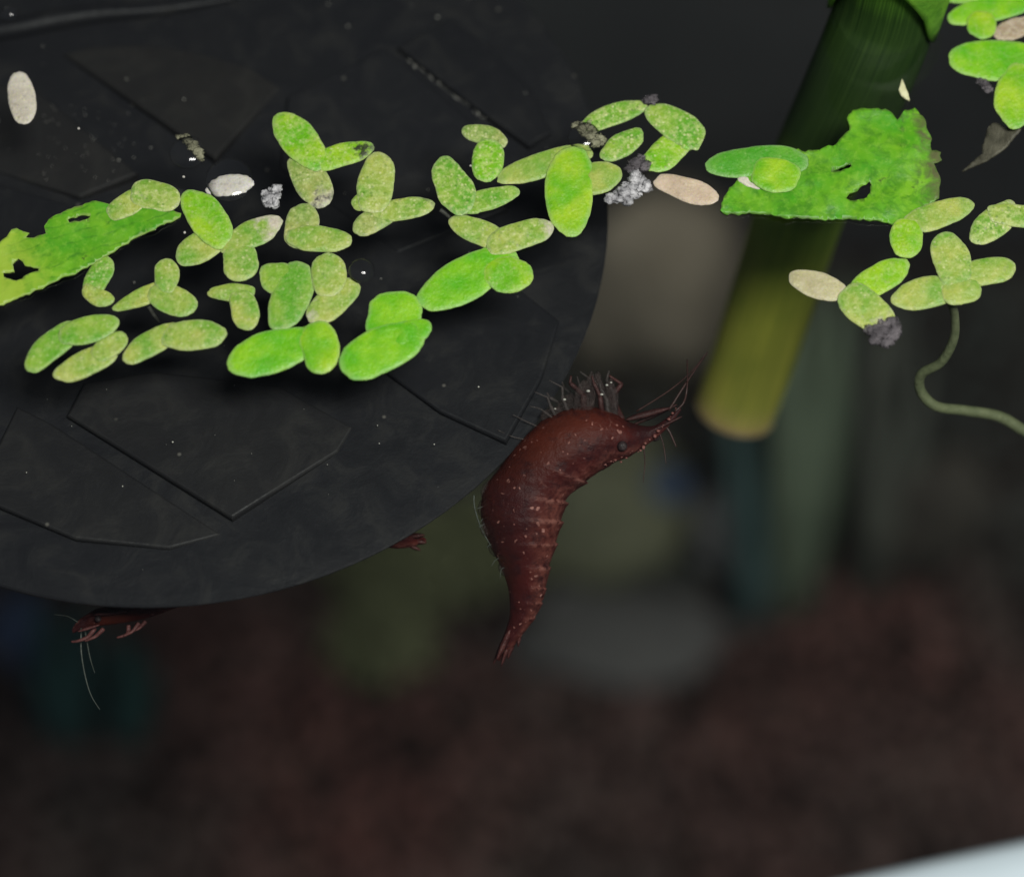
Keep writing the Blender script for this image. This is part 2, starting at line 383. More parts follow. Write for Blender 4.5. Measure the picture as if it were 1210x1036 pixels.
def tube(name, pts, radii, mat, parent=None, n=24, seg=8, cap=True):
    """pts: world points; radii at the same knots."""
    kn = [(p[0], p[1], p[2], r) for p, r in zip(pts, radii)]
    c = catmull(kn, n); P = [Vector(q[:3]) for q in c]
    vs, fs, uv = [], [], []
    ref = Vector((0, 0, 1))
    t0 = (P[1] - P[0]).normalized()
    a = t0.cross(ref)
    if a.length < 0.1: a = t0.cross(Vector((1, 0, 0)))
    a.normalize()
    for i in range(n):
        t = (P[min(i + 1, n - 1)] - P[max(i - 1, 0)]).normalized()
        a = (a - t * a.dot(t)).normalized(); b = t.cross(a)
        for j in range(seg):
            q = 2 * math.pi * j / seg
            vs.append(P[i] + (a * math.cos(q) + b * math.sin(q)) * max(c[i][3], 1e-6))
            uv.append((i / (n - 1), abs(j / seg * 2 - 1), 0))
    for i in range(n - 1):
        for j in range(seg):
            k = (j + 1) % seg
            fs.append((i * seg + j, i * seg + k, (i + 1) * seg + k, (i + 1) * seg + j))
    if cap:
        fs.append(tuple(range(seg - 1, -1, -1))); fs.append(tuple((n - 1) * seg + j for j in range(seg)))
    return build(name, vs, fs, mat, parent, attrs={'tuv': ('FLOAT_VECTOR', uv)})

def ico(sub):
    bm = bmesh.new(); bmesh.ops.create_icosphere(bm, subdivisions=sub, radius=1)
    v = [x.co.copy() for x in bm.verts]; f = [tuple(q.index for q in x.verts) for x in bm.faces]
    bm.free(); return v, f
ICO = {k: ico(k) for k in (1, 2, 3, 4)}

def lumps(name, items, mat, parent=None, sub=2, rough=0.3, seed=0):
    """items: (center, radius, flatten) lumps joined into one mesh."""
    V, F = ICO[sub]; vs, fs = [], []
    for k, (c, r, fl) in enumerate(items):
        b = len(vs); off = Vector((k * 3.7 + seed, seed * 1.3, k * 0.9))
        st = (1 + 0.9 * abs(noise.noise(off)) * (rough > .5), 1 - 0.5 * noise.noise(off * 1.7) * (rough > .5))
        for v in V:
            d = 1 + rough * noise.noise(v * 1.6 + off) + 0.5 * rough * noise.noise(v * 4 + off)
            vs.append(Vector(c) + Vector((v.x * st[0], v.y * st[1], v.z * fl)) * (r * d))
        fs += [tuple(i + b for i in f) for f in F]
    return build(name, vs, fs, mat, parent)

# ------------------------------------------------------------------ setting: tank
FLOOR_Z = -0.220
BACK_Y = 0.135
def slab(name, x0, x1, y0, y1, z0, z1, mat, parent=None, rz=0.0, bev=0.0):
    c = Vector(((x0 + x1) / 2, (y0 + y1) / 2, (z0 + z1) / 2))
    bm = bmesh.new(); bmesh.ops.create_cube(bm, size=1)
    for v in bm.verts: v.co = Vector((v.co.x * (x1 - x0), v.co.y * (y1 - y0), v.co.z * (z1 - z0)))
    if bev: bmesh.ops.bevel(bm, geom=bm.edges[:], offset=bev, segments=4, profile=0.5, affect='EDGES')
    vs = [v.co + c for v in bm.verts]; fs = [tuple(q.index for q in f.verts) for f in bm.faces]
    bm.free()
    o = build(name, vs, fs, mat, parent, origin=c, smooth=False)
    o.rotation_euler.z = rz
    return o

water = build('water', [Vector((-0.16, -0.045, 0)), Vector((0.16, -0.02, 0)), Vector((0.16, BACK_Y - .001, 0)), Vector((-0.16, BACK_Y - .001, 0))], [(0, 1, 2, 3)], M['water'])
tag(water, 'still clear water surface the duckweed floats on', 'water', kind='structure')
tag(slab('tank_back_wall', -0.2, 0.2, BACK_Y, BACK_Y + 0.006, FLOOR_Z - 0.01, 0.02, M['backing']), 'dark blurred back wall of the aquarium', 'wall', kind='structure')
fl = slab('tank_floor', -0.2, 0.2, -0.06, BACK_Y, FLOOR_Z - 0.010, FLOOR_Z - 0.001, M['soil'])
tag(fl, 'dark soil floor of the aquarium under the gravel', 'floor', kind='structure')

# front rim of the tank: seen out of focus at the bottom right corner
ra = at_z(985, 1042, 0.012); rb = at_z(1215, 992, 0.012)
rd = (rb - ra).normalized(); rn = Vector((-rd.y, rd.x, 0))
rim = empty('aquarium_rim', ra)
tag(rim, 'pale white front rim of the aquarium, strongly out of focus', 'aquarium rim')
vs, fs = [], []
prof = [(0, -0.004), (0, 0.0), (-0.0006, 0.0009), (-0.002, 0.0014), (-0.008, 0.0014), (-0.0095, 0.0009), (-0.010, 0.0), (-0.010, -0.004)]
NS = 24
for i in range(NS + 1):
    s_ = -0.10 + 0.17 * i / NS
    bow = -0.0022 * ((s_ - 0.006) / 0.012) ** 2 * 0.12
    for (o_, h_) in prof:
        vs.append(ra + rd * s_ + rn * (o_ + bow * 0.4) + Vector((0, 0, h_)))
npf = len(prof)
for i in range(NS):
    for j in range(npf):
        k = (j + 1) % npf
        fs.append((i * npf + j, i * npf + k, (i + 1) * npf + k, (i + 1) * npf + j))
build('rim_trim', vs, fs, M['rim'], rim)
pv = []
for s_ in (-0.10, 0.07):
    for o_ in (-0.003, -0.007):
        for z_ in (-0.004, FLOOR_Z - 0.012):
            p = ra + rd * s_ + rn * o_; pv.append(Vector((p.x, p.y, 0.012 + z_ if z_ > -0.1 else z_ + 0.012)))
build('front_pane', pv, [(0, 1, 5, 4), (2, 6, 7, 3), (0, 4, 6, 2), (1, 3, 7, 5), (0, 2, 3, 1), (4, 5, 7, 6)], M['glass'], rim, smooth=False)

# gravel bed: nobody could count it
V1, F1 = ICO[1]; vs, fs, tn = [], [], []
tones = [(0.050, 0.016, 0.013), (0.030, 0.016, 0.013), (0.020, 0.013, 0.012), (0.060, 0.030, 0.022), (0.035, 0.030, 0.027), (0.014, 0.012, 0.013), (0.075, 0.022, 0.016), (0.07, 0.05, 0.04)]
for i in range(5200):
    x = random.uniform(-0.11, 0.11); y = random.uniform(0.0, BACK_Y - 0.003)
    r = random.uniform(0.0010, 0.0020); z = FLOOR_Z + random.uniform(-0.001, 0.0015)
    fx = 0.5 + 0.9 * noise.noise(Vector((x * 24, y * 24, 3)))
    t = Vector((0.056, 0.021, 0.018)).lerp(Vector((0.032, 0.024, 0.022)), min(1, max(0, fx)))
    t = t.lerp(Vector(random.choice(tones)), 0.14)
    sil = min(1, max(0, (y - 0.066 + 0.02 * noise.noise(Vector((x * 30, y * 30, 5)))) / 0.02))   # grey silt settled towards the back
    t = t.lerp(Vector((0.023, 0.0225, 0.020)), 0.85 * sil)
    g = 0.72 + 0.22 * noise.noise(Vector((x * 42, y * 42, 9)))
    b = len(vs); off = Vector((i * 1.7, 0, 0))
    sx, sy, sz = (random.uniform(0.8, 1.25) for _ in range(3))
    for v in V1:
        d = 1 + 0.25 * noise.noise(v * 1.3 + off)
        vs.append(Vector((x + v.x * r * d * sx, y + v.y * r * d * sy, z + v.z * r * d * 0.7 * sz)))
        tn.append((t[0] * g * 4.1, t[1] * g * 4.8, t[2] * g * 4.8, 1))
    fs += [tuple(q + b for q in f) for f in F1]
tag(build('gravel', vs, fs, M['gravel'], attrs={'tone': ('FLOAT_COLOR', tn)}), 'dark reddish brown gravel covering the aquarium floor, blurred', 'gravel', kind='stuff')

# ------------------------------------------------------------------ blurred things on the tank floor
def stone(name, px, py, hgt, r, mat, label, cat='stone', fl=0.8, seed=0, squash=(1, 1, 1), stand=True):
    c = at_z(px, py, FLOOR_Z + hgt)
    V, F = ICO[4]; vs = []
    off = Vector((seed * 5.1, seed, 2))
    zb = FLOOR_Z - 0.0015
    for v in V:
        d = 1 + 0.28 * noise.noise(v * 1.2 + off) + 0.10 * noise.noise(v * 3.5 + off) + 0.04 * noise.noise(v * 9 + off)
        p = c + Vector((v.x * squash[0], v.y * squash[1], v.z * squash[2])) * (r * d)
        p.z = max(p.z, zb)
        p.y = min(p.y, BACK_Y - 0.001)
        vs.append(p)
    if stand:      # stretch the lower half down to the floor
        zc = c.z; lo = min(v.z for v in vs)
        for v in vs:
            if v.z < zc: v.z = zc + (v.z - zc) * (zc - zb) / max(zc - lo, 1e-6)
    return tag(build(name, vs, F, mat), label, cat)

stone('stone', 778, 345, 0.018, 0.0150, M['tanstone'], 'tall tan stone standing behind the cut stem and the large shrimp', seed=1, squash=(0.92, 0.8, 1.5))
stone('stone', 735, 752, 0.003, 0.0100, M['darkstone'], 'low grey stone on the gravel below the large shrimp', seed=2, squash=(1.5, 0.8, 0.45))
stone('stone', 872, 625, 0.010, 0.0085, M['greystone'], 'upright grey stone below the cut stem end', seed=3, squash=(0.8, 0.8, 1.4))
stone('stone', 712, 600, 0.007, 0.0115, M['olivestone'], 'rounded olive green stone behind the tail of the large shrimp', seed=4, squash=(1.25, 0.9, 0.75))
stone('driftwood_stump', 1085, 600, 0.014, 0.011, M['wood'], 'dark brown driftwood stump right of the green strap plant', 'driftwood', seed=5, squash=(0.9, 0.8, 1.6))
stone('pebble', 790, 574, 0.014, 0.0030, M['blue'], 'small deep blue pebble set against the grey stones', 'pebble', seed=6)
stone('pebble', 30, 745, 0.003, 0.007, M['blue'], 'dark blue lump on the floor below the black disc', 'pebble', seed=8, squash=(0.8, 0.8, 1))

def moss(px, py, hgt, rx, rz, mat, label, cnt, seed):
    rnd = random.Random(seed); c = at_z(px, py, FLOOR_Z + hgt)
    root = empty('moss_clump', Vector((c.x, c.y, FLOOR_Z)))
    tag(root, label, 'moss')
    vs, fs = [], []
    for i in range(cnt):
        d = Vector((rnd.gauss(0, 1), rnd.gauss(0, 1), rnd.gauss(0, 1))).normalized() * (rnd.random() ** 0.5)
        p = c + Vector((d.x * rx, d.y * rx * 0.8, d.z * rz)); p.z = max(p.z, FLOOR_Z); p.y = min(p.y, BACK_Y - .002)
        a = Vector((rnd.gauss(0, 1), rnd.gauss(0, 1), rnd.gauss(0, 1) + 0.6)).normalized(); b = a.cross(Vector((rnd.random(), rnd.random(), 1))).normalized()
        L, W = rnd.uniform(0.0016, 0.0032), rnd.uniform(0.0004, 0.0008)
        k = len(vs); vs += [p, p + a * L * 0.5 + b * W, p + a * L, p + a * L * 0.5 - b * W]; fs.append((k, k + 1, k + 2, k + 3))
    build('foliage', vs, fs, mat, root)
    lumps('base', [(Vector((c.x, c.y, (c.z + FLOOR_Z) / 2)), max(rx * 0.6, 0.003), max(1.0, (c.z - FLOOR_Z) / rx))], M['wood'], root, 2, 0.3, seed)
moss(480, 660, 0.007, 0.0115, 0.008, M['moss'], 'olive green moss clump under the edge of the black disc', 2600, 1)
moss(455, 752, 0.003, 0.008, 0.004, M['moss'], 'low yellowish moss clump on the gravel in front of the taller moss', 1200, 2)
moss(585, 640, 0.006, 0.009, 0.007, M['moss'], 'olive moss clump left of the rounded olive stone', 2000, 3)

def strap_plant(px, pts, mat, label, wid, seed):
    rnd = random.Random(seed); y = at_z(px, pts[0], FLOOR_Z).y
    root = empty('strap_plant', Vector((at_y(px, (pts[0] + pts[1]) / 2, y).x, y, FLOOR_Z)))
    tag(root, label, 'water plant')
    x0 = root.location.x
    for i in range(7):
        h = at_y(px, pts[1], y).z - FLOOR_Z
        h *= rnd.uniform(0.75, 1.05); dx = rnd.uniform(-1, 1) * 0.0045; dy = rnd.uniform(-1, 1) * 0.006
        vs, fs = [], []
        n = 12
        for k in range(n + 1):
            t = k / n; ww = wid * (0.55 + 0.9 * t * (1 - t) * 2) * (1 - t ** 6)
            c = Vector((x0 + dx * (0.3 + t * t), min(y + dy * t + 0.45 * h * t * t, BACK_Y - .002), FLOOR_Z + h * t * (1 - 0.12 * t)))
            vs += [c + Vector((-ww, 0, 0)), c + Vector((0, -0.0005, 0)), c + Vector((ww, 0, 0)), c + Vector((0, 0.0004, 0))]
        for k in range(n):
            for j in range(4):
                fs.append((k * 4 + j, k * 4 + (j + 1) % 4, k * 4 + 4 + (j + 1) % 4, k * 4 + 4 + j))
        build('leaf', vs, fs, mat, root)
strap_plant(962, (720, 470), M['greenplant'], 'blurred green strap plant rising below the cut stem', 0.0034, 1)
strap_plant(1060, (700, 500), M['dullplant'], 'dull olive strap plant right of the greener strap plant', 0.003, 7)
strap_plant(900, (740, 590), M['greytealplant'], 'short grey-teal strap plant in front of the upright grey stone', 0.0016, 9)
strap_plant(70, (880, 800), M['tealplant'], 'blurred teal plant below the black disc beside the blue lump', 0.0024, 2)
strap_plant(140, (880, 820), M['tealplant'], 'short blurred teal plant near the small shrimp feeler', 0.0022, 3)

# ------------------------------------------------------------------ black disc
DN = Vector((0.0, math.sin(R(3)), math.cos(R(3))))
DC = at_z(203, 246, -0.0080)
DX = Vector((1, 0, 0)); DY = DN.cross(DX)
DR = 0.0312
def disc_pt(px, py, h=0.0): return at_plane(px, py, DC + DN * h, DN)
disc = empty('plastic_disc', DC)
tag(disc, 'large round black plastic disc under the water with raised angular panels', 'plastic disc')
prof = [(0, 0), (0.55, 0), (0.86, 0.0), (0.93, -0.00001), (0.975, -0.00003), (0.996, -0.00006), (1.0, -0.00016), (0.9985, -0.00035), (0.99, -0.0007), (0.96, -0.0016), (0.3, -0.0026), (0, -0.0026)]
vs, fs = [DC.copy()], []
SEG = 128
for (r_, h_) in prof[1:-1]:
    for j in range(SEG):
        q = 2 * math.pi * j / SEG
        vs.append(DC + (DX * math.cos(q) + DY * math.sin(q)) * (r_ * DR) + DN * h_)
nr = len(prof) - 2
for j in range(SEG): fs.append((0, 1 + j, 1 + (j + 1) % SEG))
for i in range(nr - 1):
    for j in range(SEG):
        k = (j + 1) % SEG
        fs.append((1 + i * SEG + j, 1 + (i + 1) * SEG + j, 1 + (i + 1) * SEG + k, 1 + i * SEG + k))
vs.append(DC + DN * -0.0026); e = len(vs) - 1
for j in range(SEG): fs.append((e, 1 + (nr - 1) * SEG + (j + 1) % SEG, 1 + (nr - 1) * SEG + j))
build('plate', vs, fs, M['plastic'], disc, origin=DC, smooth=False)

def panel(pts, hs, facet_light=0.0):  # last value paints the panel paler, as if catching more light
    """raised flat panel; hs = heights (mm) at the first, second and third point of the plane fit."""
    P = [disc_pt(x, y) for x, y in pts]
    (i0, h0), (i1, h1), (i2, h2) = hs
    def loc(p): q = p - DC; return q.dot(DX), q.dot(DY)
    a, b, c = loc(P[i0]), loc(P[i1]), loc(P[i2])
    det = (b[0] - a[0]) * (c[1] - a[1]) - (c[0] - a[0]) * (b[1] - a[1])
    gx = ((h1 - h0) * (c[1] - a[1]) - (h2 - h0) * (b[1] - a[1])) / det
    gy = ((b[0] - a[0]) * (h2 - h0) - (c[0] - a[0]) * (h1 - h0)) / det
    bm = bmesh.new(); lo = []; hi = []
    for p in P:
        l = loc(p); h = h0 + gx * (l[0] - a[0]) + gy * (l[1] - a[1])
        lo.append(bm.verts.new(p - DN * 0.0008)); hi.append(bm.verts.new(p + DN * (max(h, 0.02) * 0.001)))
    n = len(P)
    bm.faces.new(hi); bm.faces.new(lo[::-1])
    for k in range(n): bm.faces.new((lo[k], lo[(k + 1) % n], hi[(k + 1) % n], hi[k]))
    bmesh.ops.recalc_face_normals(bm, faces=bm.faces[:])
    top = [e for e in bm.edges if e.verts[0] in hi and e.verts[1] in hi]
    bmesh.ops.bevel(bm, geom=top, offset=0.00022, segments=3, profile=0.5, affect='EDGES')
    bm.verts.index_update()
    vs = [v.co.copy() for v in bm.verts]; fs = [tuple(q.index for q in f.verts) for f in bm.faces]; bm.free()
    build('panel', vs, fs, M['plastic'], disc, smooth=False)['facet_light'] = facet_light
panel([(75, 66), (110, 57), (170, 53), (230, 61), (290, 77), (332, 104), (255, 195)], [(0, 0.35), (6, .85), (5, 0.1)], 0.36)
panel([(45, 112), (165, 212), (95, 237), (0, 205), (-60, 180), (-60, 90)], [(0, 0.5), (1, .8), (3, 0.15)], 0.28)
panel([(-60, 195), (0, 220), (95, 250), (40, 300), (-60, 330)], [(0, 0.2), (2, .6), (4, 0.15)])
panel([(80, 495), (275, 617), (400, 535), (418, 505), (330, 455), (180, 440), (100, 455)], [(0, 0.55), (1, .6), (4, 0.05)], 0.18)
panel([(20, 480), (60, 500), (265, 632), (200, 650), (90, 640), (-30, 590)], [(0, 0.15), (2, 0.05), (4, 0.45)], 0.15)
panel([(470, 61), (572, 140), (625, 178), (652, 160), (630, 110), (580, 55), (530, 20)], [(0, 0.6), (2, .6), (5, 0.05)])
panel([(425, 420), (520, 490), (598, 526), (640, 450), (662, 380), (600, 330), (500, 345)], [(0, 0.4), (2, .5), (5, 0.05)])
panel([(340, 118), (455, 62), (560, 150), (600, 250), (470, 300), (330, 200)], [(0, 0.45), (1, 0.75), (4, 0.05)])
# curved ridge across the top of the disc
tube('ridge', [disc_pt(x, y, 0.0002) for x, y in ((-40, 44), (25, 33), (70, 24), (120, 17), (190, 12), (280, -2))], [0.0007, 0.0008, 0.0008, 0.0007, 0.0005, 0.0002], M['plastic'], disc, 30, 10)
# arm and suction cup that hold the disc to the back wall, behind and above the frame
a0 = DC - DN * 0.0024
tube('support_arm', [a0, a0 + Vector((-0.004, 0.03, -0.012)), Vector((a0.x - 0.01, BACK_Y - 0.012, a0.z - 0.012))], [0.003, 0.003, 0.003], M['plastic'], disc, 12, 12)
p = Vector((a0.x - 0.01, BACK_Y, a0.z - 0.012))
tube('suction_cup', [p + Vector((0, -0.013, 0)), p + Vector((0, -0.007, 0)), p + Vector((0, -0.0005, 0))], [0.004, 0.007, 0.014], M['plastic'], disc, 10, 24)

# ------------------------------------------------------------------ duckweed
FRESH = (0.165, 0.47, 0.009); LIME = (0.225, 0.48, 0.013); MID = (0.19, 0.39, 0.040)
PALE = (0.265, 0.40, 0.070); DULL = (0.24, 0.34, 0.085); GRASS = (0.10, 0.36, 0.03)
TAN = (0.52, 0.42, 0.32); BONE = (0.55, 0.53, 0.46)
def frond(parent, p0, p1, wd, colr, k=0.0, bend=0.0, spk=0.5, pale=0.0, rot=0.0, lvl=0, p=0.95, pn=None, node0=True, ragged=0.0, name='frond', H=0.00015, mat=None, tilt=0.0):
    seed = p0[0] * 0.37 + p1[1] * 0.11
    ax, ay = p1[0] - p0[0], p1[1] - p0[1]; L = math.hypot(ax, ay); ux, uy = ax / L, ay / L; vx, vy = -uy, ux
    SEGF = 56; out = []
    for j in range(SEGF):
        q = 2 * math.pi * j / SEGF
        t = (1 - math.cos(q)) / 2; sn = math.sin(q)
        pe = p if pn is None else (pn + (p - pn) * (t if node0 else 1 - t))
        v = wd / 2 * math.copysign(abs(sn) ** pe, sn) * (1 + k * math.cos(q))
        nz = noise.noise(Vector((math.cos(q) * 1.3 + seed, math.sin(q) * 1.3, seed * 0.5))) * 0.15 + noise.noise(Vector((math.cos(q) * 5 + seed, math.sin(q) * 5, 1))) * (0.032 + ragged)
        u = (t - 0.5) * L * (1 + nz * 0.7); v *= 1 + nz
        out.append((u, v + bend * (4 * t * (1 - t) - 0.5), t, v / wd * 2))
    cx, cy = (p0[0] + p1[0]) / 2, (p0[1] + p1[1]) / 2
    z0 = 0.00006 + 0.00004 * lvl
    origin = at_z(cx, cy, z0)
    rings = [(0.0, 1), (0.25, 1), (0.5, 1), (0.7, 1), (0.82, 1), (0.91, 1), (0.96, 1), (0.985, 1), (1.0, 0), (0.93, -1), (0.6, -1), (0.0, -1)]
    vs, fs, uv, idx = [], [], [], []
    for (r, sd) in rings:
        row = []
        for j in range(SEGF if r > 0 else 1):
            u, v, t, vv = out[j]
            if r == 0: u = v = 0; t = 0.5; vv = 0
            xx = cx + (u * ux + v * vx) * r; yy = cy + (u * uy + v * vy) * r
            q = at_z(xx, yy, z0)
            tt = 0.5 + (t - 0.5) * r
            if sd == 1: z = H * (1 - r ** 8) ** 0.8 + 0.00009 * noise.noise(Vector((xx * 0.06, yy * 0.06, seed))) * (1 - r ** 4)
            elif sd == 0: z = 0
            else: z = -0.0002 * (1 - r ** 2)
            q.z += z + tilt * (tt - 0.5) * 0.001
            row.append(len(vs)); vs.append(q); uv.append((tt, vv * r, r if sd >= 0 else 1.0))
        idx.append(row)
    for a, b in zip(idx[:-1], idx[1:]):
        for j in range(SEGF):
            k2 = (j + 1) % SEGF
            if len(a) == 1: fs.append((a[0], b[k2], b[j]))
            elif len(b) == 1: fs.append((a[j], a[k2], b[0]))
            else: fs.append((a[j], a[k2], b[k2], b[j]))
    fs = [f[::-1] for f in fs]
    o = build(name, vs, fs, mat or M['frond'], parent, origin=origin, attrs={'fuv': ('FLOAT_VECTOR', uv)})
    o.color = (*colr, 1)
    o['speckle'] = float(spk); o['pale_tip'] = float(pale); o['rot'] = float(rot)
    return o

GRP = 'duckweed plants floating on the water'
def plant(label, fronds, root=None):
    xs = [(f[0][0] + f[1][0]) / 2 for f in fronds]; ys = [(f[0][1] + f[1][1]) / 2 for f in fronds]
    c = at_z(sum(xs) / len(xs), sum(ys) / len(ys), 0)
    e = empty('duckweed_plant', c); tag(e, label, 'duckweed', GRP)
    for i, f in enumerate(fronds):
        kw = dict(f[4]) if len(f) > 4 else {}
        kw.setdefault('lvl', (i * 2) % 5)
        p0, p1 = f[0], f[1]
        if len(fronds) > 1:                  # the end at the node reaches into its sister frond
            mx, my = sum(xs) / len(xs), sum(ys) / len(ys)
            q = 0.09
            if math.hypot(p0[0] - mx, p0[1] - my) < math.hypot(p1[0] - mx, p1[1] - my): p0 = (p0[0] - (p1[0] - p0[0]) * q, p0[1] - (p1[1] - p0[1]) * q); kw.update(pn=.68, node0=True)
            else: p1 = (p1[0] + (p1[0] - p0[0]) * q, p1[1] + (p1[1] - p0[1]) * q); kw.update(pn=.68, node0=False)
        frond(e, p0, p1, f[2], f[3], **kw)
    if root:
        n = len(root)
        tube('root', [at_z(x, y, z) for x, y, z in root], [0.00016] * (n - 1) + [0.00008], M['thinroot'], e, 18, 6)
    return e
d = dict
plant('pale yellow-green duckweed pair lying over the end of the long ribbon leaf', [((125, 256), (180, 226), 27, PALE, d(spk=.7, lvl=4)), ((160, 226), (213, 238), 37, PALE, d(spk=.8, pale=.12, lvl=6))])
plant('small duckweed with a bent lower frond just under the ribbon leaf', [((105, 346), (130, 304), 28, MID, d(spk=.6)), ((99, 342), (134, 358), 22, PALE, d(spk=.6, bend=4))])
plant('three-frond duckweed with a tiny round top frond and one long narrow arm', [((133, 366), (190, 341), 21, PALE, d(spk=.4, k=-.25)), ((180, 345), (232, 366), 36, PALE, d(spk=.45)), ((196, 343), (197, 305), 30, PALE, d(spk=.7, rot=.02))], [(176, 362, -.0003), (182, 372, -.001), (188, 380, -.002)])
plant('long two-frond green duckweed curving over the paler pair below it', [((29, 438), (88, 388), 33, MID, d(spk=.35, bend=-3)), ((74, 398), (141, 379), 33, MID, d(spk=.35, lvl=3))])
plant('pale two-frond duckweed tucked beneath the long curved green pair', [((64, 446), (130, 416), 31, PALE, d(spk=.55)), ((112, 421), (150, 396), 27, PALE, d(spk=.5))])
plant('slim pale duckweed pair lying end to end like a bow-tie above bare black plastic', [((146, 426), (210, 388), 30, PALE, d(spk=.4, bend=-3)), ((197, 397), (269, 396), 36, PALE, d(spk=.5, lvl=3))], )
plant('four-frond duckweed with a white-tipped arm and a round lower frond', [((209, 309), (268, 272), 37, PALE, d(spk=.5)), ((264, 292), (333, 260), 33, PALE, d(spk=.5, pale=.42, lvl=1)), ((284, 290), (283, 333), 44, PALE, d(spk=.7, lvl=2)), ((220, 226), (264, 284), 43, LIME, d(spk=.4, lvl=4))])
plant('bright duckweed with a nibbled dark tip and a decaying pinkish frond below', [((350, 190), (388, 243), 42, DULL, d(spk=.8, pale=.35, rot=.22, lvl=0)), ((366, 193), (442, 174), 28, LIME, d(spk=.6, rot=.24, lvl=2)), ((327, 134), (376, 192), 43, LIME, d(spk=.7, lvl=4, k=.05))])
plant('kinked two-frond duckweed with a brownish rounded top beside the decaying frond', [((362, 241), (352, 290), 42, DULL, d(spk=.6, rot=.06)), ((344, 280), (416, 285), 32, PALE, d(spk=.5))])
plant('pale two-frond duckweed whose lower tip is bleached pink', [((416, 336), (365, 382), 37, PALE, d(spk=.5, pale=.28)), ((386, 298), (388, 347), 43, PALE, d(spk=.6, lvl=3))])
plant('kidney-shaped green duckweed of two broad fused fronds', [((307, 320), (364, 344), 41, MID, d(spk=.3)), ((356, 318), (326, 391), 46, MID, d(spk=.3, bend=-6, lvl=1))])
plant('small boomerang-shaped pale duckweed above the large bright plants', [((244, 346), (297, 346), 21, PALE, d(spk=.5, k=-.15)), ((282, 346), (298, 390), 34, PALE, d(spk=.5))])
plant('large smooth vivid green duckweed with one pointed and one rounded frond', [((267, 431), (368, 402), 50, FRESH, d(spk=.08, k=.12, lvl=1)), ((372, 386), (384, 441), 48, LIME, d(spk=.05, lvl=3)), ((352, 398), (392, 390), 22, LIME, d(spk=.05, lvl=0))])
plant('large smooth vivid green duckweed with a big round top frond', [((472, 344), (461, 404), 69, FRESH, d(spk=.05, lvl=1)), ((401, 436), (494, 394), 54, FRESH, d(spk=.05, lvl=3)), ((460, 400), (511, 386), 30, FRESH, d(spk=.05, lvl=2))])
plant('speckled olive duckweed with three spreading fronds and a dark spotted tip', [((417, 275), (466, 248), 29, DULL, d(spk=.8)), ((440, 252), (516, 242), 28, PALE, d(spk=.7, rot=.10, k=-.05, lvl=1)), ((415, 240), (446, 238), 22, PALE, d(spk=.7, lvl=2)), ((452, 182), (438, 246), 44, PALE, d(spk=.8, lvl=4))], [(520, 248, -.0003), (530, 255, -.0006), (536, 262, -.001)])
plant('small two-frond speckled duckweed with a flat cap frond above a round one', [((546, 153), (595, 168), 24, DULL, d(spk=.8, bend=-3)), ((580, 168), (573, 216), 38, LIME, d(spk=.8, lvl=3))])
plant('speckled duckweed with a wide left frond and a slim arm pointing right', [((540, 246), (614, 225), 26, MID, d(spk=.6)), ((535, 238), (566, 246), 22, MID, d(spk=.5, lvl=1)), ((518, 188), (550, 246), 44, MID, d(spk=.85, lvl=3))])
plant('wide V-shaped pale duckweed with a pink-flecked right frond', [((530, 260), (604, 290), 31, PALE, d(spk=.6, rot=.03)), ((580, 290), (653, 266), 34, PALE, d(spk=.7, pale=.30, lvl=3))])
plant('large smooth bright green duckweed with a long leaf-like frond and round bud', [((495, 360), (597, 303), 51, FRESH, d(spk=.1, lvl=1)), ((576, 323), (630, 326), 43, LIME, d(spk=.3, lvl=3))])
plant('tall three-frond lime duckweed at the rim of the black disc', [((588, 213), (688, 181), 31, PALE, d(spk=.25, lvl=0)), ((672, 215), (735, 206), 40, PALE, d(spk=.2, lvl=2)), ((673, 182), (673, 280), 57, LIME, d(spk=.12, lvl=4))])
plant('dark-mottled curved duckweed strip with a rotting grey end', [((684, 152), (764, 124), 25, MID, d(spk=1.0, rot=.13, bend=-4))])
plant('single small oval speckled duckweed frond inside the curled group', [((711, 187), (760, 156), 28, MID, d(spk=.9))])
plant('hook-shaped speckled duckweed of two fronds beside the tan dead frond', [((760, 201), (816, 158), 36, LIME, d(spk=.7, rot=.05)), ((806, 172), (828, 167), 16, LIME, d(spk=.6, lvl=1)), ((764, 127), (826, 166), 38, MID, d(spk=.8, lvl=3, bend=-4))])
plant('smooth green duckweed overlapping the torn leaf, with a bright rounded frond', [((834, 196), (948, 189), 39, GRASS, d(spk=.12, lvl=5, k=.1)), ((892, 205), (947, 209), 42, LIME, d(spk=.08, lvl=8)), ((872, 211), (898, 220), 13, BONE, d(spk=.3, lvl=4))])
plant('soft-focus two-frond duckweed touching the lower corner of the torn leaf', [((1072, 266), (1150, 241), 32, PALE, d(spk=.4, lvl=5)), ((1069, 262), (1074, 306), 39, LIME, d(spk=.3, lvl=6))])
P26 = plant('four-frond pale duckweed with a long pale root trailing into the water', [((1054, 357), (1130, 337), 39, PALE, d(spk=.4)), ((1135, 325), (1201, 317), 33, PALE, d(spk=.4)), ((1116, 347), (1160, 340), 34, PALE, d(spk=.4, lvl=3)), ((1112, 274), (1134, 334), 46, PALE, d(spk=.7, lvl=4))])
rp = [(1122, 352, -.0002, .9), (1128, 372, -.002, .9), (1127, 400, -.004, .95), (1112, 428, -.006, 1), (1089, 442, -.0075, 1.05), (1088, 462, -.009, 1.1), (1106, 480, -.010, 1.1), (1140, 485, -.011, 1.15), (1180, 492, -.012, 1.2), (1212, 510, -.013, 1.2), (1250, 530, -.014, 1)]
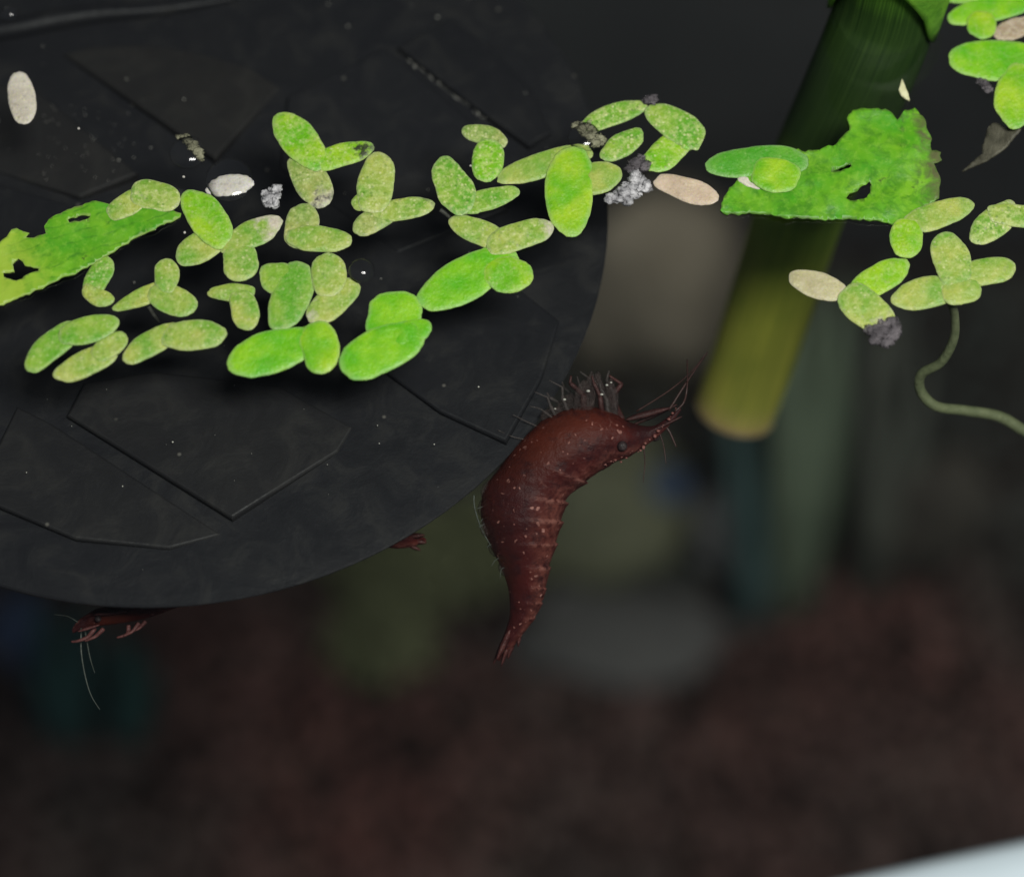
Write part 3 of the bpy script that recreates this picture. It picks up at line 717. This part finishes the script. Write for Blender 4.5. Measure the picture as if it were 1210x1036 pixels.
tube('root', [at_z(x, y, z) for x, y, z, r in rp], [0.00034 * r for *_, r in rp], M['root'], P26, 70, 8)
plant('white-speckled pale duckweed cut by the frame beside the four-frond plant', [((1147, 284), (1196, 246), 35, PALE, d(spk=1.0, pale=.1, rot=.04)), ((1172, 252), (1240, 258), 28, PALE, d(spk=1.0, pale=.25, lvl=3))])
P28 = plant('soft-focus duckweed of a green frond and a pale frond rotting to grey fluff', [((1010, 346), (1074, 311), 37, LIME, d(spk=.35)), ((1001, 344), (1052, 390), 46, PALE, d(spk=.6, pale=.28, lvl=3))])
plant('bright duckweed with a long frond and tiny round bud beside the tan scrap', [((1131, 20), (1235, -8), 33, FRESH, d(spk=.15)), ((1162, 17), (1158, 47), 37, LIME, d(spk=.2, lvl=3)), ((1108, -6), (1158, -8), 24, LIME, d(spk=.2, lvl=1))])
plant('large bright green duckweed with two broad fronds above the brown scrap', [((1119, 69), (1225, 74), 47, FRESH, d(spk=.15)), ((1206, 80), (1197, 152), 52, LIME, d(spk=.2, lvl=3))])

def dead(label, *a, **k):
    f = frond(None, *a, name='dead_frond', **k); tag(f, label, 'dead frond'); return f
dead('pale bone-coloured dead frond lying alone on the black disc', (21, 85), (30, 148), 33, BONE, spk=.6, rot=.02)
dead('tan pink dead frond between the grey fluff and the green duckweed', (773, 212), (850, 236), 29, TAN, spk=.25)
dead('pale pink and yellowish dead frond crossing the cut stem', (932, 326), (1001, 347), 32, (0.46, 0.44, 0.26), spk=.3, pale=.12)
dead('tan brown dead scrap wedged between two bright duckweed plants', (1174, 42), (1225, 26), 24, (.42, .34, .24), spk=.5, rot=.05, ragged=.05)
dead('white mouldy dead frond beside the four-frond duckweed', (243, 223), (300, 216), 25, (.60, .60, .58), spk=.5, rot=.06, ragged=.06)

def fluff(name, label, cat, pts, mat, r=(2.5, 5), n=40, seed=1, parent=None, z=0.0002, fl=0.5):
    rnd = random.Random(seed); it = []
    for i in range(n * 4):
        a, b = rnd.choice(pts), rnd.choice(pts); f = rnd.random() * 0.6
        x = a[0] * (1 - f) + b[0] * f + rnd.gauss(0, 1.6); y = a[1] * (1 - f) + b[1] * f + rnd.gauss(0, 1.6)
        it.append((at_z(x, y, z + rnd.uniform(-1, 1) * 0.0002), rnd.uniform(*r) * S * rnd.uniform(0.25, 1.1), fl))
    o = lumps(name, it, mat, parent, 2, 0.9, seed)
    if label: tag(o, label, cat)
    return o
fluff('mould_scrap', 'small white fluffy scrap above the kinked duckweed', 'debris', [(315, 240), (320, 230), (330, 222), (313, 228), (324, 243)], M['fluff'], (2, 4.5), 34, 3)
fluff('mould_scrap', 'grey-white fluffy scrap between the lime duckweed and the tan frond', 'debris', [(722, 235), (735, 228), (748, 222), (758, 212), (765, 220), (742, 238), (752, 206)], M['fluff'], (2.5, 6), 60, 4)
fluff('mould_scrap', 'dull grey translucent scrap under the single oval frond', 'debris', [(745, 200), (752, 192), (758, 186), (762, 198)], M['greyfluff'], (3, 6), 24, 5)
fluff('rotting_frond', 'olive-grey rotting frond inside a bubble on the black disc', 'debris', [(216, 162), (224, 170), (232, 178), (238, 188), (222, 164), (235, 182)], M['olivefluff'], (2, 4.5), 40, 6)
fluff('rotting_frond', 'grey-green rotting frond curled against the dark-mottled duckweed', 'debris', [(680, 148), (690, 158), (702, 166), (712, 164), (706, 172), (686, 150), (697, 148)], M['olivefluff'], (2, 5), 46, 7)
fluff('rot_fluff', None, None, [(1028, 388), (1040, 384), (1052, 380), (1058, 390), (1050, 402), (1036, 400), (1046, 406)], M['greyfluff'], (3, 7), 60, 8, P28)
fluff('mould_scrap', 'thin grey scrap touching the top of the curved duckweed', 'debris', [(762, 120), (768, 116), (775, 118)], M['greyfluff'], (2, 4), 14, 9)
fluff('mould_scrap', 'faint pale scrap under the large bright two-frond duckweed', 'debris', [(1158, 96), (1166, 100), (1170, 106)], M['greyfluff'], (2, 4), 14, 10)
fluff('mould_scrap', 'pale speck of debris at the lower edge of the black disc', 'debris', [(6, 656), (14, 658), (22, 660)], M['fluff'], (1.5, 3), 14, 11, z=-0.0112)

def bubble(px, py, rpx, label, z=0.0, fl=0.55):
    c = at_z(px, py, z); r = rpx * S; vs, fs = [], []
    a, b = 32, 10
    for i in range(b):
        q = math.pi / 2 * i / b
        for j in range(a):
            t = 2 * math.pi * j / a
            vs.append(c + Vector((math.cos(q) * math.cos(t) * r, math.cos(q) * math.sin(t) * r * 1.05, math.sin(q) * r * fl)))
    vs.append(c + Vector((0, 0, r * fl)))
    for i in range(b - 1):
        for j in range(a):
            k = (j + 1) % a; fs.append((i * a + j, i * a + k, i * a + a + k, i * a + a + j))
    for j in range(a): fs.append(((b - 1) * a + j, (b - 1) * a + (j + 1) % a, b * a))
    return tag(build('air_bubble', vs, fs, M['bubble'], origin=c), label, 'bubble')
bubble(427, 321, 17, 'clear air bubble beside the pink-tipped duckweed', 0, 0.8)
bubble(222, 181, 23, 'clear air bubble around the olive-grey rotting frond')
bubble(690, 163, 21, 'clear air bubble around the curled rotting frond')
bubble(271, 213, 30, 'clear air bubble behind the white mouldy dead frond', 0, 0.35)
bubble(310, 643, 6, 'tiny air bubble on the lower part of the black disc', -0.0098, 1.0)
bubble(12, 18, 12, 'glinting water bubble at the top corner of the black disc', 0, 0.9)

# ------------------------------------------------------------------ leaves on the surface
def inside(x, y, poly):
    c = False; j = len(poly) - 1
    for i in range(len(poly)):
        xi, yi = poly[i]; xj, yj = poly[j]
        if (yi > y) != (yj > y) and x < (xj - xi) * (y - yi) / (yj - yi) + xi: c = not c
        j = i
    return c
def rough_poly(poly, amp, seed, step=4.0):
    out = []
    for i in range(len(poly)):
        a, b = poly[i], poly[(i + 1) % len(poly)]; L = math.hypot(b[0] - a[0], b[1] - a[1]); n = max(1, int(L / step))
        nx, ny = -(b[1] - a[1]) / L, (b[0] - a[0]) / L
        for k in range(n):
            f = k / n; x = a[0] + (b[0] - a[0]) * f; y = a[1] + (b[1] - a[1]) * f
            g = amp * noise.noise(Vector((x * 0.13, y * 0.13, seed))) + amp * 0.5 * noise.noise(Vector((x * 0.4, y * 0.4, seed)))
            out.append((x + nx * g, y + ny * g))
    return out
def leaf_piece(name, label, cat, outer, holes, mat, axis, amp, zfun, step=4.5, thick=0.00022):
    outer = rough_poly(outer, amp, 1.0); holes = [rough_poly(h, amp * 0.8, 2.0, 3) for h in holes]
    pts, edges = [], []
    for poly in [outer] + holes:
        b = len(pts); pts += [Vector(p) for p in poly]; edges += [(b + i, b + (i + 1) % len(poly)) for i in range(len(poly))]
    x0, x1 = min(p[0] for p in outer), max(p[0] for p in outer); y0, y1 = min(p[1] for p in outer), max(p[1] for p in outer)
    rnd = random.Random(3); y = y0
    while y < y1:
        x = x0
        while x < x1:
            q = (x + rnd.uniform(-1, 1), y + rnd.uniform(-1, 1))
            if inside(*q, outer) and not any(inside(*q, h) for h in holes) : pts.append(Vector(q))
            x += step
        y += step
    vo, eo, fo, *_ = delaunay_2d_cdt(pts, edges, [], 0, 1e-4)
    F = []
    for f in fo:
        cx = sum(vo[i][0] for i in f) / 3; cy = sum(vo[i][1] for i in f) / 3
        if inside(cx, cy, outer) and not any(inside(cx, cy, h) for h in holes): F.append(tuple(f))
    (ax0, ay0), (ax1, ay1), wd = axis
    L = math.hypot(ax1 - ax0, ay1 - ay0); ux, uy = (ax1 - ax0) / L, (ay1 - ay0) / L
    vs, uv = [], []
    nb = len(outer) + sum(len(h) for h in holes)
    for vi, v in enumerate(vo):
        u = ((v[0] - ax0) * ux + (v[1] - ay0) * uy) / L; w_ = ((v[0] - ax0) * -uy + (v[1] - ay0) * ux) / wd
        vs.append(at_z(v[0], v[1], zfun(v[0], v[1]))); uv.append((u, 0.5 - w_, 1.0 if vi < nb else 0.0))
    # keep top faces facing up
    F2 = []
    for f in F:
        a, b, c = (vs[i] for i in f)
        F2.append(f if (b - a).cross(c - a).z > 0 else f[::-1])
    o = build(name, vs, F2, mat, attrs={'luv': ('FLOAT_VECTOR', uv)})
    m = o.modifiers.new('thickness', 'SOLIDIFY'); m.thickness = thick; m.offset = -1
    return tag(o, label, cat)
def nz(x, y, f, s): return noise.noise(Vector((x * f, y * f, s)))
leaf_piece('ribbon_leaf', 'long ribbon-like green leaf piece with dark holes and a yellowing end', 'leaf',
    [(-60, 318), (-20, 292), (0, 286), (8, 280), (14, 272), (20, 269), (27, 273), (34, 275), (30, 281), (40, 280), (54, 276), (52, 267), (62, 256), (80, 248), (97, 241), (113, 237), (126, 241), (140, 243), (165, 240), (190, 246), (213, 252), (213, 256), (186, 268), (158, 282), (130, 299), (110, 312), (62, 334), (30, 348), (0, 361), (-40, 380)],
    [[(14, 311), (21, 306), (26, 309), (29, 314), (46, 317), (45, 320), (34, 323), (26, 330), (16, 331), (5, 327), (4, 323), (17, 320)], [(80, 259), (92, 255), (107, 254), (106, 257), (94, 261), (82, 263)]],
    M['strip'], ((0, 325), (213, 254), 78), 2.2, lambda x, y: 0.00028 + 0.00016 * nz(x, y, .03, 1) + 0.00005 * nz(x, y, .15, 2))
leaf_piece('torn_leaf', 'torn bright green leaf piece with a hole floating above the stem', 'leaf',
    [(852, 240), (851, 249), (864, 254), (890, 251), (930, 257), (975, 259), (1020, 259), (1044, 262), (1058, 266), (1078, 255), (1110, 234), (1112, 212), (1104, 194), (1113, 189), (1112, 179), (1101, 178), (1099, 160), (1094, 141), (1081, 128), (1069, 130), (1061, 141), (1046, 129), (1030, 126), (1008, 130), (1001, 140), (1004, 154), (993, 165), (984, 173), (960, 178), (935, 177), (910, 186), (880, 206), (862, 222)],
    [[(1004, 228), (1016, 223), (1028, 214), (1030, 218), (1028, 228), (1021, 235), (1009, 237), (1001, 235)], [(982, 203), (990, 199), (1004, 194), (1006, 196), (990, 203)]],
    M['torn'], ((852, 240), (1112, 195), 150), 3.0, lambda x, y: 0.00032 + 0.00022 * nz(x, y, .03, 4) + 0.00006 * nz(x, y, .11, 5))
leaf_piece('leaf_scrap', 'brown translucent pointed leaf scrap hanging below the bright duckweed', 'leaf scrap',
    [(1136, 203), (1150, 190), (1160, 181), (1161, 172), (1166, 152), (1174, 144), (1186, 150), (1206, 152), (1196, 164), (1184, 178), (1172, 186), (1156, 194)],
    [], M['scrap'], ((1136, 203), (1190, 150), 30), 1.5, lambda x, y: -0.0004 + (x - 1190) * 0.00003 + 0.0002 * nz(x, y, .05, 7), 4)
leaf_piece('seed_chip', 'tiny pale yellow pointed chip above the torn leaf', 'chip', [(1066, 93), (1069, 100), (1073, 110), (1075, 118), (1070, 117), (1065, 113), (1062, 106)], [], M['chip'], ((1066, 93), (1072, 118), 10), 0.6, lambda x, y: 0.0003 + 0.0001 * nz(x, y, .1, 8), 3)

# ------------------------------------------------------------------ cut stem
stem = empty('cut_stem', at_d(868, 488, 42))
tag(stem, 'thick green cut plant stem with a pale cut end, passing under the torn leaf', 'stem')
sp = [(868, 486, 42, 47), (888, 430, 39, 49), (926, 310, 32, 51), (962, 205, 24, 55), (1010, 105, 17.5, 61), (1045, 20, 15, 62), (1066, -60, 10, 62), (1092, -160, 2, 60)]
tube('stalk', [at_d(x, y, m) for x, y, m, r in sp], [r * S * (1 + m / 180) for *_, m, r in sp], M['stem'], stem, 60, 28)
e0 = at_d(868, 486, 42); dr = (at_d(888, 430, 39) - e0).normalized()
tube('cut_face', [e0 - dr * 0.0008, e0 - dr * 0.0003, e0 + dr * 0.0001], [0.0020, 0.0030, 0.00328], M['cut'], stem, 6, 28)
tube('loose_fibre', [e0 + Vector((0.0012, 0, -0.0002)), e0 + Vector((0.0020, -0.0006, -0.0012)), e0 + Vector((0.0022, -0.001, -0.0028))], [0.0007, 0.0005, 0.0002], M['legs'], stem, 8, 8)
# bright sheath around the stem where it leaves the water, scalloped lower edge
c0 = at_d(1042, 26, 15.2); c1 = at_d(1068, -70, 9.3); ax = (c1 - c0).normalized()
sa = ax.cross(Vector((0, 0, 1))).normalized(); sb = ax.cross(sa)
vs, fs = [], []; SG = 48
for i in range(7):
    for j in range(SG):
        q = 2 * math.pi * j / SG
        side = abs(math.cos(q)) ** 3
        lo = 0.0062 * (1 - side) + 0.0004 * noise.noise(Vector((math.cos(q) * 3, math.sin(q) * 3, 2)))
        h = lo + (0.008 - lo) * i / 6
        rr = 62 * S * 1.075 + 0.00035 + 0.0003 * (i / 6) * side
        vs.append(c0 + ax * h + (sa * math.cos(q) + sb * math.sin(q)) * rr)
for i in range(6):
    for j in range(SG):
        k = (j + 1) % SG; fs.append((i * SG + j, i * SG + k, i * SG + SG + k, i * SG + SG + j))
so = build('sheath', vs, fs, M['sheath'], stem)
m = so.modifiers.new('thickness', 'SOLIDIFY'); m.thickness = 0.0003

# ------------------------------------------------------------------ shrimps
def shrimp_body(parent, secs, depth, n=130, seg=30, thick=0.8, rings=(), origin=None, maxt=4.4e-3, amp=0.05):
    """secs: (belly x,y, back x,y, depth mm) across the body from the tail to the beak."""
    c = catmull([tuple(map(float, s)) for s in secs], n)
    vs, fs, uv, rg = [], [], [], []
    for i, q in enumerate(c):
        s = i / (n - 1)
        a = at_d(q[0], q[1], depth + q[4]); b = at_d(q[2], q[3], depth + q[4])
        m = (a + b) / 2; h = (b - a) / 2
        vd = (m - CAM).normalized(); wv = h.length
        tv = min(wv * thick, maxt / 2)
        f = 1.0; on = 0.0
        for k_, rs in enumerate(rings):
            dx = (s - rs) * 1.0
            if -0.045 < dx <= 0: f = max(f, 1 + amp * (1 + dx / 0.045) ** 1.5)
            if abs(dx + 0.003) < 0.006: on = 1.0
        for j in range(seg):
            t = 2 * math.pi * j / seg
            bumpy = 1 + 0.03 * noise.noise(Vector((s * 26, math.cos(t) * 2, math.sin(t) * 2))) + 0.02 * noise.noise(Vector((s * 80, math.cos(t) * 5, math.sin(t) * 5)))
            side = (1 + math.cos(t)) / 2
            ff = 1 + (f - 1) * max(0, side - 0.25) * 1.33
            vs.append(m + h * (math.cos(t) * ff * bumpy) + vd * (math.sin(t) * tv * ff * bumpy))
            uv.append((s, side, 0)); rg.append(on * min(1, max(0, (side - 0.55) * 4)))
    for i in range(n - 1):
        for j in range(seg):
            k = (j + 1) % seg; fs.append((i * seg + j, i * seg + k, i * seg + seg + k, i * seg + seg + j))
    fs.append(tuple(range(seg - 1, -1, -1))); fs.append(tuple((n - 1) * seg + j for j in range(seg)))
    return build('body', vs, fs, M['shrimp'], parent, attrs={'suv': ('FLOAT_VECTOR', uv), 'ring': ('FLOAT', rg)})
def limb(parent, name, pts, r0, r1, mat, depth, n=16):
    k = len(pts)
    P = [at_d(x, y, depth + (z[0] if z else 0)) for x, y, *z in pts]
    return tube(name, P, [r0 + (r1 - r0) * i / (k - 1) for i in range(k)], mat, parent, n, 6)
def ball(parent, name, px, py, dep, rpx, mat, sub=3, st=(1, 1, 1)):
    c = at_d(px, py, dep); V, F = ICO[sub]
    return build(name, [c + Vector((v.x * st[0], v.y * st[1], v.z * st[2])) * (rpx * S) for v in V], F, mat, parent, origin=c)

def blade(parent, x0, y0, x1, y1, w_, dep, mat, name='tail_blade'):
    ax, ay = x1 - x0, y1 - y0; L = math.hypot(ax, ay); ux, uy = ax / L, ay / L
    top, bot = [], []; n = 14; vs, fs = [], []
    for i in range(n + 1):
        t = i / n; hw = w_ / 2 * (math.sin(math.pi * min(1, t * 0.86 + 0.10)) ** 0.7)
        for sgn, dz in ((-1, 0), (0, -.14), (1, 0), (0, .14)):
            vs.append(at_d(x0 + ax * t - uy * hw * sgn, y0 + ay * t + ux * hw * sgn, dep + dz))
    for i in range(n):
        for j in range(4): fs.append((i * 4 + j, i * 4 + (j + 1) % 4, i * 4 + 4 + (j + 1) % 4, i * 4 + 4 + j))
    fs += [(3, 2, 1, 0), tuple(n * 4 + j for j in range(4))]
    return build(name, vs, fs, mat, parent)
SD = 8.0
sh = empty('shrimp', at_d(640, 600, SD))
tag(sh, 'dark red shrimp clinging to the edge of the black disc, tail hanging down', 'shrimp', 'shrimps in the tank')
secs = [(585, 778, 590, 781, 1.5), (588, 766, 603, 768, 1.2), (596, 748, 619, 748, .9), (602, 728, 633, 728, .6), (602, 709, 641, 710, .4), (599, 690, 645, 692, .2), (591, 668, 650, 666, 0), (578, 642, 657, 640, 0), (569, 612, 663, 616, 0), (571, 580, 668, 593, 0), (592, 550, 682, 577, 0), (616, 520, 700, 563, 0), (646, 494, 716, 553, 0), (688, 480, 730, 545, 0), (722, 487, 747, 538, 0), (748, 500, 764, 526, 0), (772, 503, 780, 514, 0), (790, 492, 794, 499, 0), (803, 481, 805, 485, 0)]
shrimp_body(sh, secs, SD, n=220, rings=(0.105, 0.16, 0.215, 0.27, 0.325, 0.385, 0.445, 0.50, 0.585), amp=0.10)
for px, py, dp, r in ((735, 527, -1.25, 6.5), (774, 516, .8, 6.0)):
    e = ball(sh, 'eye', px, py, SD + dp, r, M['eye'])
limb(sh, 'eye_stalk', [(728, 522, -.6), (733, 526, -1.0)], .00028, .0003, M['legs'], SD, 5)
limb(sh, 'eye_stalk', [(765, 510, .3), (772, 515, .7)], .00026, .0003, M['legs'], SD, 5)
# feelers
for pts, r in (([(798, 486), (808, 475), (812, 455), (812, 425, 2)], .00010), ([(790, 485), (806, 460, 0), (822, 436, 1), (836, 416, 2)], .00010), ([(752, 486), (790, 462, -.5), (815, 441, -1), (832, 420, -1.5)], .00007), ([(785, 502), (792, 512), (799, 528)], .00012), ([(778, 508), (784, 526, -.3), (787, 548, -.6)], .00006), ([(760, 525), (762, 545, -.5), (760, 570, -1)], .00005)):
    limb(sh, 'antenna', pts, r, r * 0.45, M['feeler'], SD, 18)
# walking legs folded up against the disc: thin, jointed, half clear
rl = random.Random(5)
for k in range(11):
    f = k / 10; bx = 734 - 74 * f; by = 489 - 7 * math.sin(f * 3) + 10 * max(0, f - .6)
    L = rl.uniform(34, 52) * (1 - 0.35 * f); zg = rl.choice((-1, 1)) * rl.uniform(5, 10)
    k1 = (bx - 6 - zg * .6, by - L * .42); k2 = (bx - 12 * f + zg * .5 - 4, by - L * .78); tip = (bx - 10 - 16 * f - zg * .5, by - L)
    z = rl.uniform(-1.0, 0.9); r = rl.uniform(.00022, .00034) * (1 - .3 * f)
    def mx(a, b, t): return (a[0] + (b[0] - a[0]) * t, a[1] + (b[1] - a[1]) * t, z)
    b0 = (bx, by + 7)
    limb(sh, 'leg', [b0 + (z * .4,), mx(b0, k1, .5), mx(b0, k1, .92), k1 + (z,), mx(k1, k2, .12), mx(k1, k2, .9), k2 + (z,), mx(k2, tip, .15), tip + (z * .8,)], r, r * 0.3, M['glassred' if k % 3 == 0 and k < 7 else 'glassy'], SD, 30)
for pts, r in (([(655, 496, -.4), (640, 484, -.8), (626, 480, -1)], .0001), ([(640, 506, .2), (622, 498, 0), (606, 490, -.3)], .00008), ([(625, 520, -.2), (606, 516, -.5), (588, 508, -.6)], .00007)):
    limb(sh, 'leg', pts, r, r * .5, M['glassy'], SD, 12)
# clear mouthpart flaps and the swollen clear throat between the legs
for x, y, z, rx, ry in ((690, 476, -.6, 13, 26), (706, 470, .3, 10, 30), (674, 482, .3, 16, 18), (722, 474, .1, 9, 26), (655, 494, .1, 16, 14), (698, 462, -.2, 8, 22)):
    c = at_d(x, y, SD + z); V, F = ICO[3]
    build('mouth_flap', [c + (RIGHT * (v.x * rx) + UP * (v.y * ry) + FWD * (v.z * 6)) * (S * (1 + .25 * noise.noise(v * 2.2 + c * 500))) for v in V], F, M['flap'], sh, origin=c)
# white beads stand in for bright glints on trapped air between the legs
for x, y, r in ((667, 472, 1.6), (717, 455, 1.5), (722, 452, 1.2), (695, 462, 1.9), (711, 466, 1.7), (656, 483, 1.1)):
    ball(sh, 'glint_bead', x, y, SD - 1.3, r, M['speck'], 2, (1.3, .8, 1))
# flat scales beside the beak, and the toothed ridge on top of it
for a in ((740, 496, 792, 482, 9, SD - .5), (748, 502, 800, 478, 6, SD + .4), (760, 514, 806, 492, 5, SD - .3)):
    blade(sh, *a, M['glassred'], 'antenna_scale')
rt = random.Random(2)
for k in range(26):
    f = k / 25; x = 716 + 84 * f; y = 549 - 20 * f - 44 * f * f + 3 * math.sin(f * 3)
    c = at_d(x + rt.uniform(-5, 1), y + rt.uniform(-5, 1), SD - 0.35 - .5 * (1 - f)); V, F = ICO[2]; r = rt.uniform(0.5, 1.0) ** 2 * 2.1 * S
    build('ridge_tooth', [c + Vector((v.x * 1.3, v.y, v.z)) * r * (1 + .4 * noise.noise(v * 2 + c * 800)) for v in V], F, M['pinkridge'], sh, origin=c)
# clear swimmeret edge on the belly, and the paddles
limb(sh, 'swimmeret_edge', [(560, 585, -.4), (561, 600, -.5), (569, 625, -.5), (582, 648, -.4), (597, 674, -.2)], .00006, .00003, M['palefeeler'], SD, 20)
for x, y, z, rx, ry, an in ((578, 578, -.2, 13, 9, 50), (573, 600, .3, 12, 9, 75), (575, 624, -.3, 12, 8, 100), (585, 648, .2, 12, 8, 120), (596, 672, .1, 10, 7, 115)):
    c = at_d(x, y, SD + z); V, F = ICO[4]; ca, sa_ = math.cos(R(an)), math.sin(R(an))
    vs = []
    for v in V:
        g = 1 + .10 * noise.noise(v * 2.5 + c * 400) + .05 * noise.noise(v * 7 + c * 400)
        vs.append(c + (RIGHT * ((v.x * ca * rx - v.y * sa_ * ry)) + UP * ((v.x * sa_ * rx + v.y * ca * ry)) + FWD * (v.z * 9)) * (S * g))
    build('swimmeret', vs, F, M['flap'], sh, origin=c)
# fine hairs and eggs along the belly edge
for k in range(7):
    f = rl.random(); x = 574 - 6 * math.sin(f * 3.1) + 24 * f * f; y = 566 + 110 * f
    limb(sh, 'hair', [(x + 6, y, -.5), (x - 2, y + rl.uniform(0, 5), -.6), (x - rl.uniform(2, 9), y + rl.uniform(3, 14), -.6)], .00004, .00002, M['palefeeler'], SD, 6)
# tail fan
for a in ((604, 742, 587, 779, 9, SD + .5), (608, 740, 592, 787, 7, SD + 1.0), (612, 738, 600, 778, 8, SD + 1.2), (616, 734, 612, 764, 6, SD + .8), (600, 750, 583, 784, 6, SD + 1.5)):
    blade(sh, *a, M['legs'])

# small shrimp under the lower edge of the disc: only head and forelegs show
s2 = empty('shrimp', at_d(150, 722, 7))
tag(s2, 'red shrimp mostly hidden under the lower edge of the disc, feelers hanging down', 'shrimp', 'shrimps in the tank')
shrimp_body(s2, [(330, 668, 335, 660, 3), (300, 690, 296, 668, 2), (260, 706, 250, 668, 1), (215, 716, 205, 680, 0), (175, 730, 165, 700, 0), (145, 736, 138, 712, 0), (115, 740, 112, 720, 0), (95, 745, 92, 733, 0), (86, 748, 85, 743, 0)], 7.2, n=80, seg=22)
ball(s2, 'eye', 116, 731, 6.3, 4, M['eye'])
blade(s2, 112, 726, 150, 722, 5, 6.2, M['legs2'], 'carapace_edge')
blade(s2, 92, 746, 118, 738, 4, 6.0, M['legs2'], 'antenna_scale')
for pts, r in (([(112, 738, -.4), (104, 748, -.8), (92, 753, -1), (84, 754, -1)], .00022), ([(122, 739, -.6), (112, 748, -1), (100, 753, -1.1)], .00022), ([(152, 735, -.5), (150, 745, -.8), (138, 749, -.9)], .00022), ([(164, 732, -.5), (156, 742, -.8), (146, 747, -1)], .0002), ([(172, 730, -.2), (164, 738, -.5), (152, 743, -.6)], .0002)):
    limb(s2, 'leg', [(x, y + 4, *z) for x, y, *z in pts], r * .8, r * .35, M['legs2'], 7.2, 12)
for pts in ([(96, 742, 0), (96, 770, 0), (101, 800, 0), (108, 822, 0), (118, 838, 0)], [(100, 742, 0), (106, 775, .5), (112, 795, 1)]):
    limb(s2, 'antenna', pts, .00007, .00003, M['palefeeler'], 7, 24)
limb(s2, 'antenna', [(92, 735, 0), (80, 728, 0), (64, 726, 0)], .00005, .00003, M['palefeeler'], 7, 14)

s3 = empty('shrimp', at_d(470, 630, 9.6))
tag(s3, 'reddish shrimp hidden under the disc with only its tail tip showing', 'shrimp', 'shrimps in the tank')
shrimp_body(s3, [(503, 636, 504, 639, 1), (492, 630, 490, 645, .8), (474, 624, 466, 648, .4), (452, 610, 440, 640, 0), (425, 590, 408, 625, 0), (395, 570, 375, 605, 0), (365, 555, 345, 590, 0), (340, 545, 325, 565, 0), (320, 538, 318, 544, 0)], 9.6, n=70, seg=20)
for a in ((480, 634, 502, 632, 7, 10.0), (480, 638, 504, 641, 8, 10.3), (480, 642, 497, 650, 6, 10.4)):
    blade(s3, *a, M['legs'])

# ------------------------------------------------------------------ dust
V, F = ICO[1]; vs, fs = [], []
rnd = random.Random(12)
def speck_at(c, r):
    b = len(vs)
    for v in V: vs.append(c + v * r * (1 + .4 * noise.noise(v * 2 + c * 900)))
    fs.extend(tuple(i + b for i in f) for f in F)
for i in range(110):
    q = rnd.uniform(0, 6.283); rr = DR * math.sqrt(rnd.random()) * 0.96
    speck_at(DC + (DX * math.cos(q) + DY * math.sin(q)) * rr + DN * rnd.uniform(0.0002, 0.0012), rnd.uniform(0.3, 1.0) ** 2 * 0.00008)
for i in range(70):
    f = rnd.random(); x = 475 + 98 * f + rnd.gauss(0, 1.2); y = 66 + 75 * f + rnd.gauss(0, 1.2)
    speck_at(disc_pt(x, y, 0.0010), rnd.uniform(.00002, .00005))
for i in range(60):
    x = rnd.uniform(45, 160); y = rnd.uniform(125, 215)
    speck_at(disc_pt(x, y, 0.0008), rnd.uniform(.000015, .00004))
for x, y in ((183, 271), (217, 209), (93, 152), (556, 196), (218, 275)):
    speck_at(at_z(x, y, 0.0002), 0.0001)
tag(build('dust_specks', vs, fs, M['speck']), 'fine white dust specks scattered over the black disc', 'dust', kind='stuff')
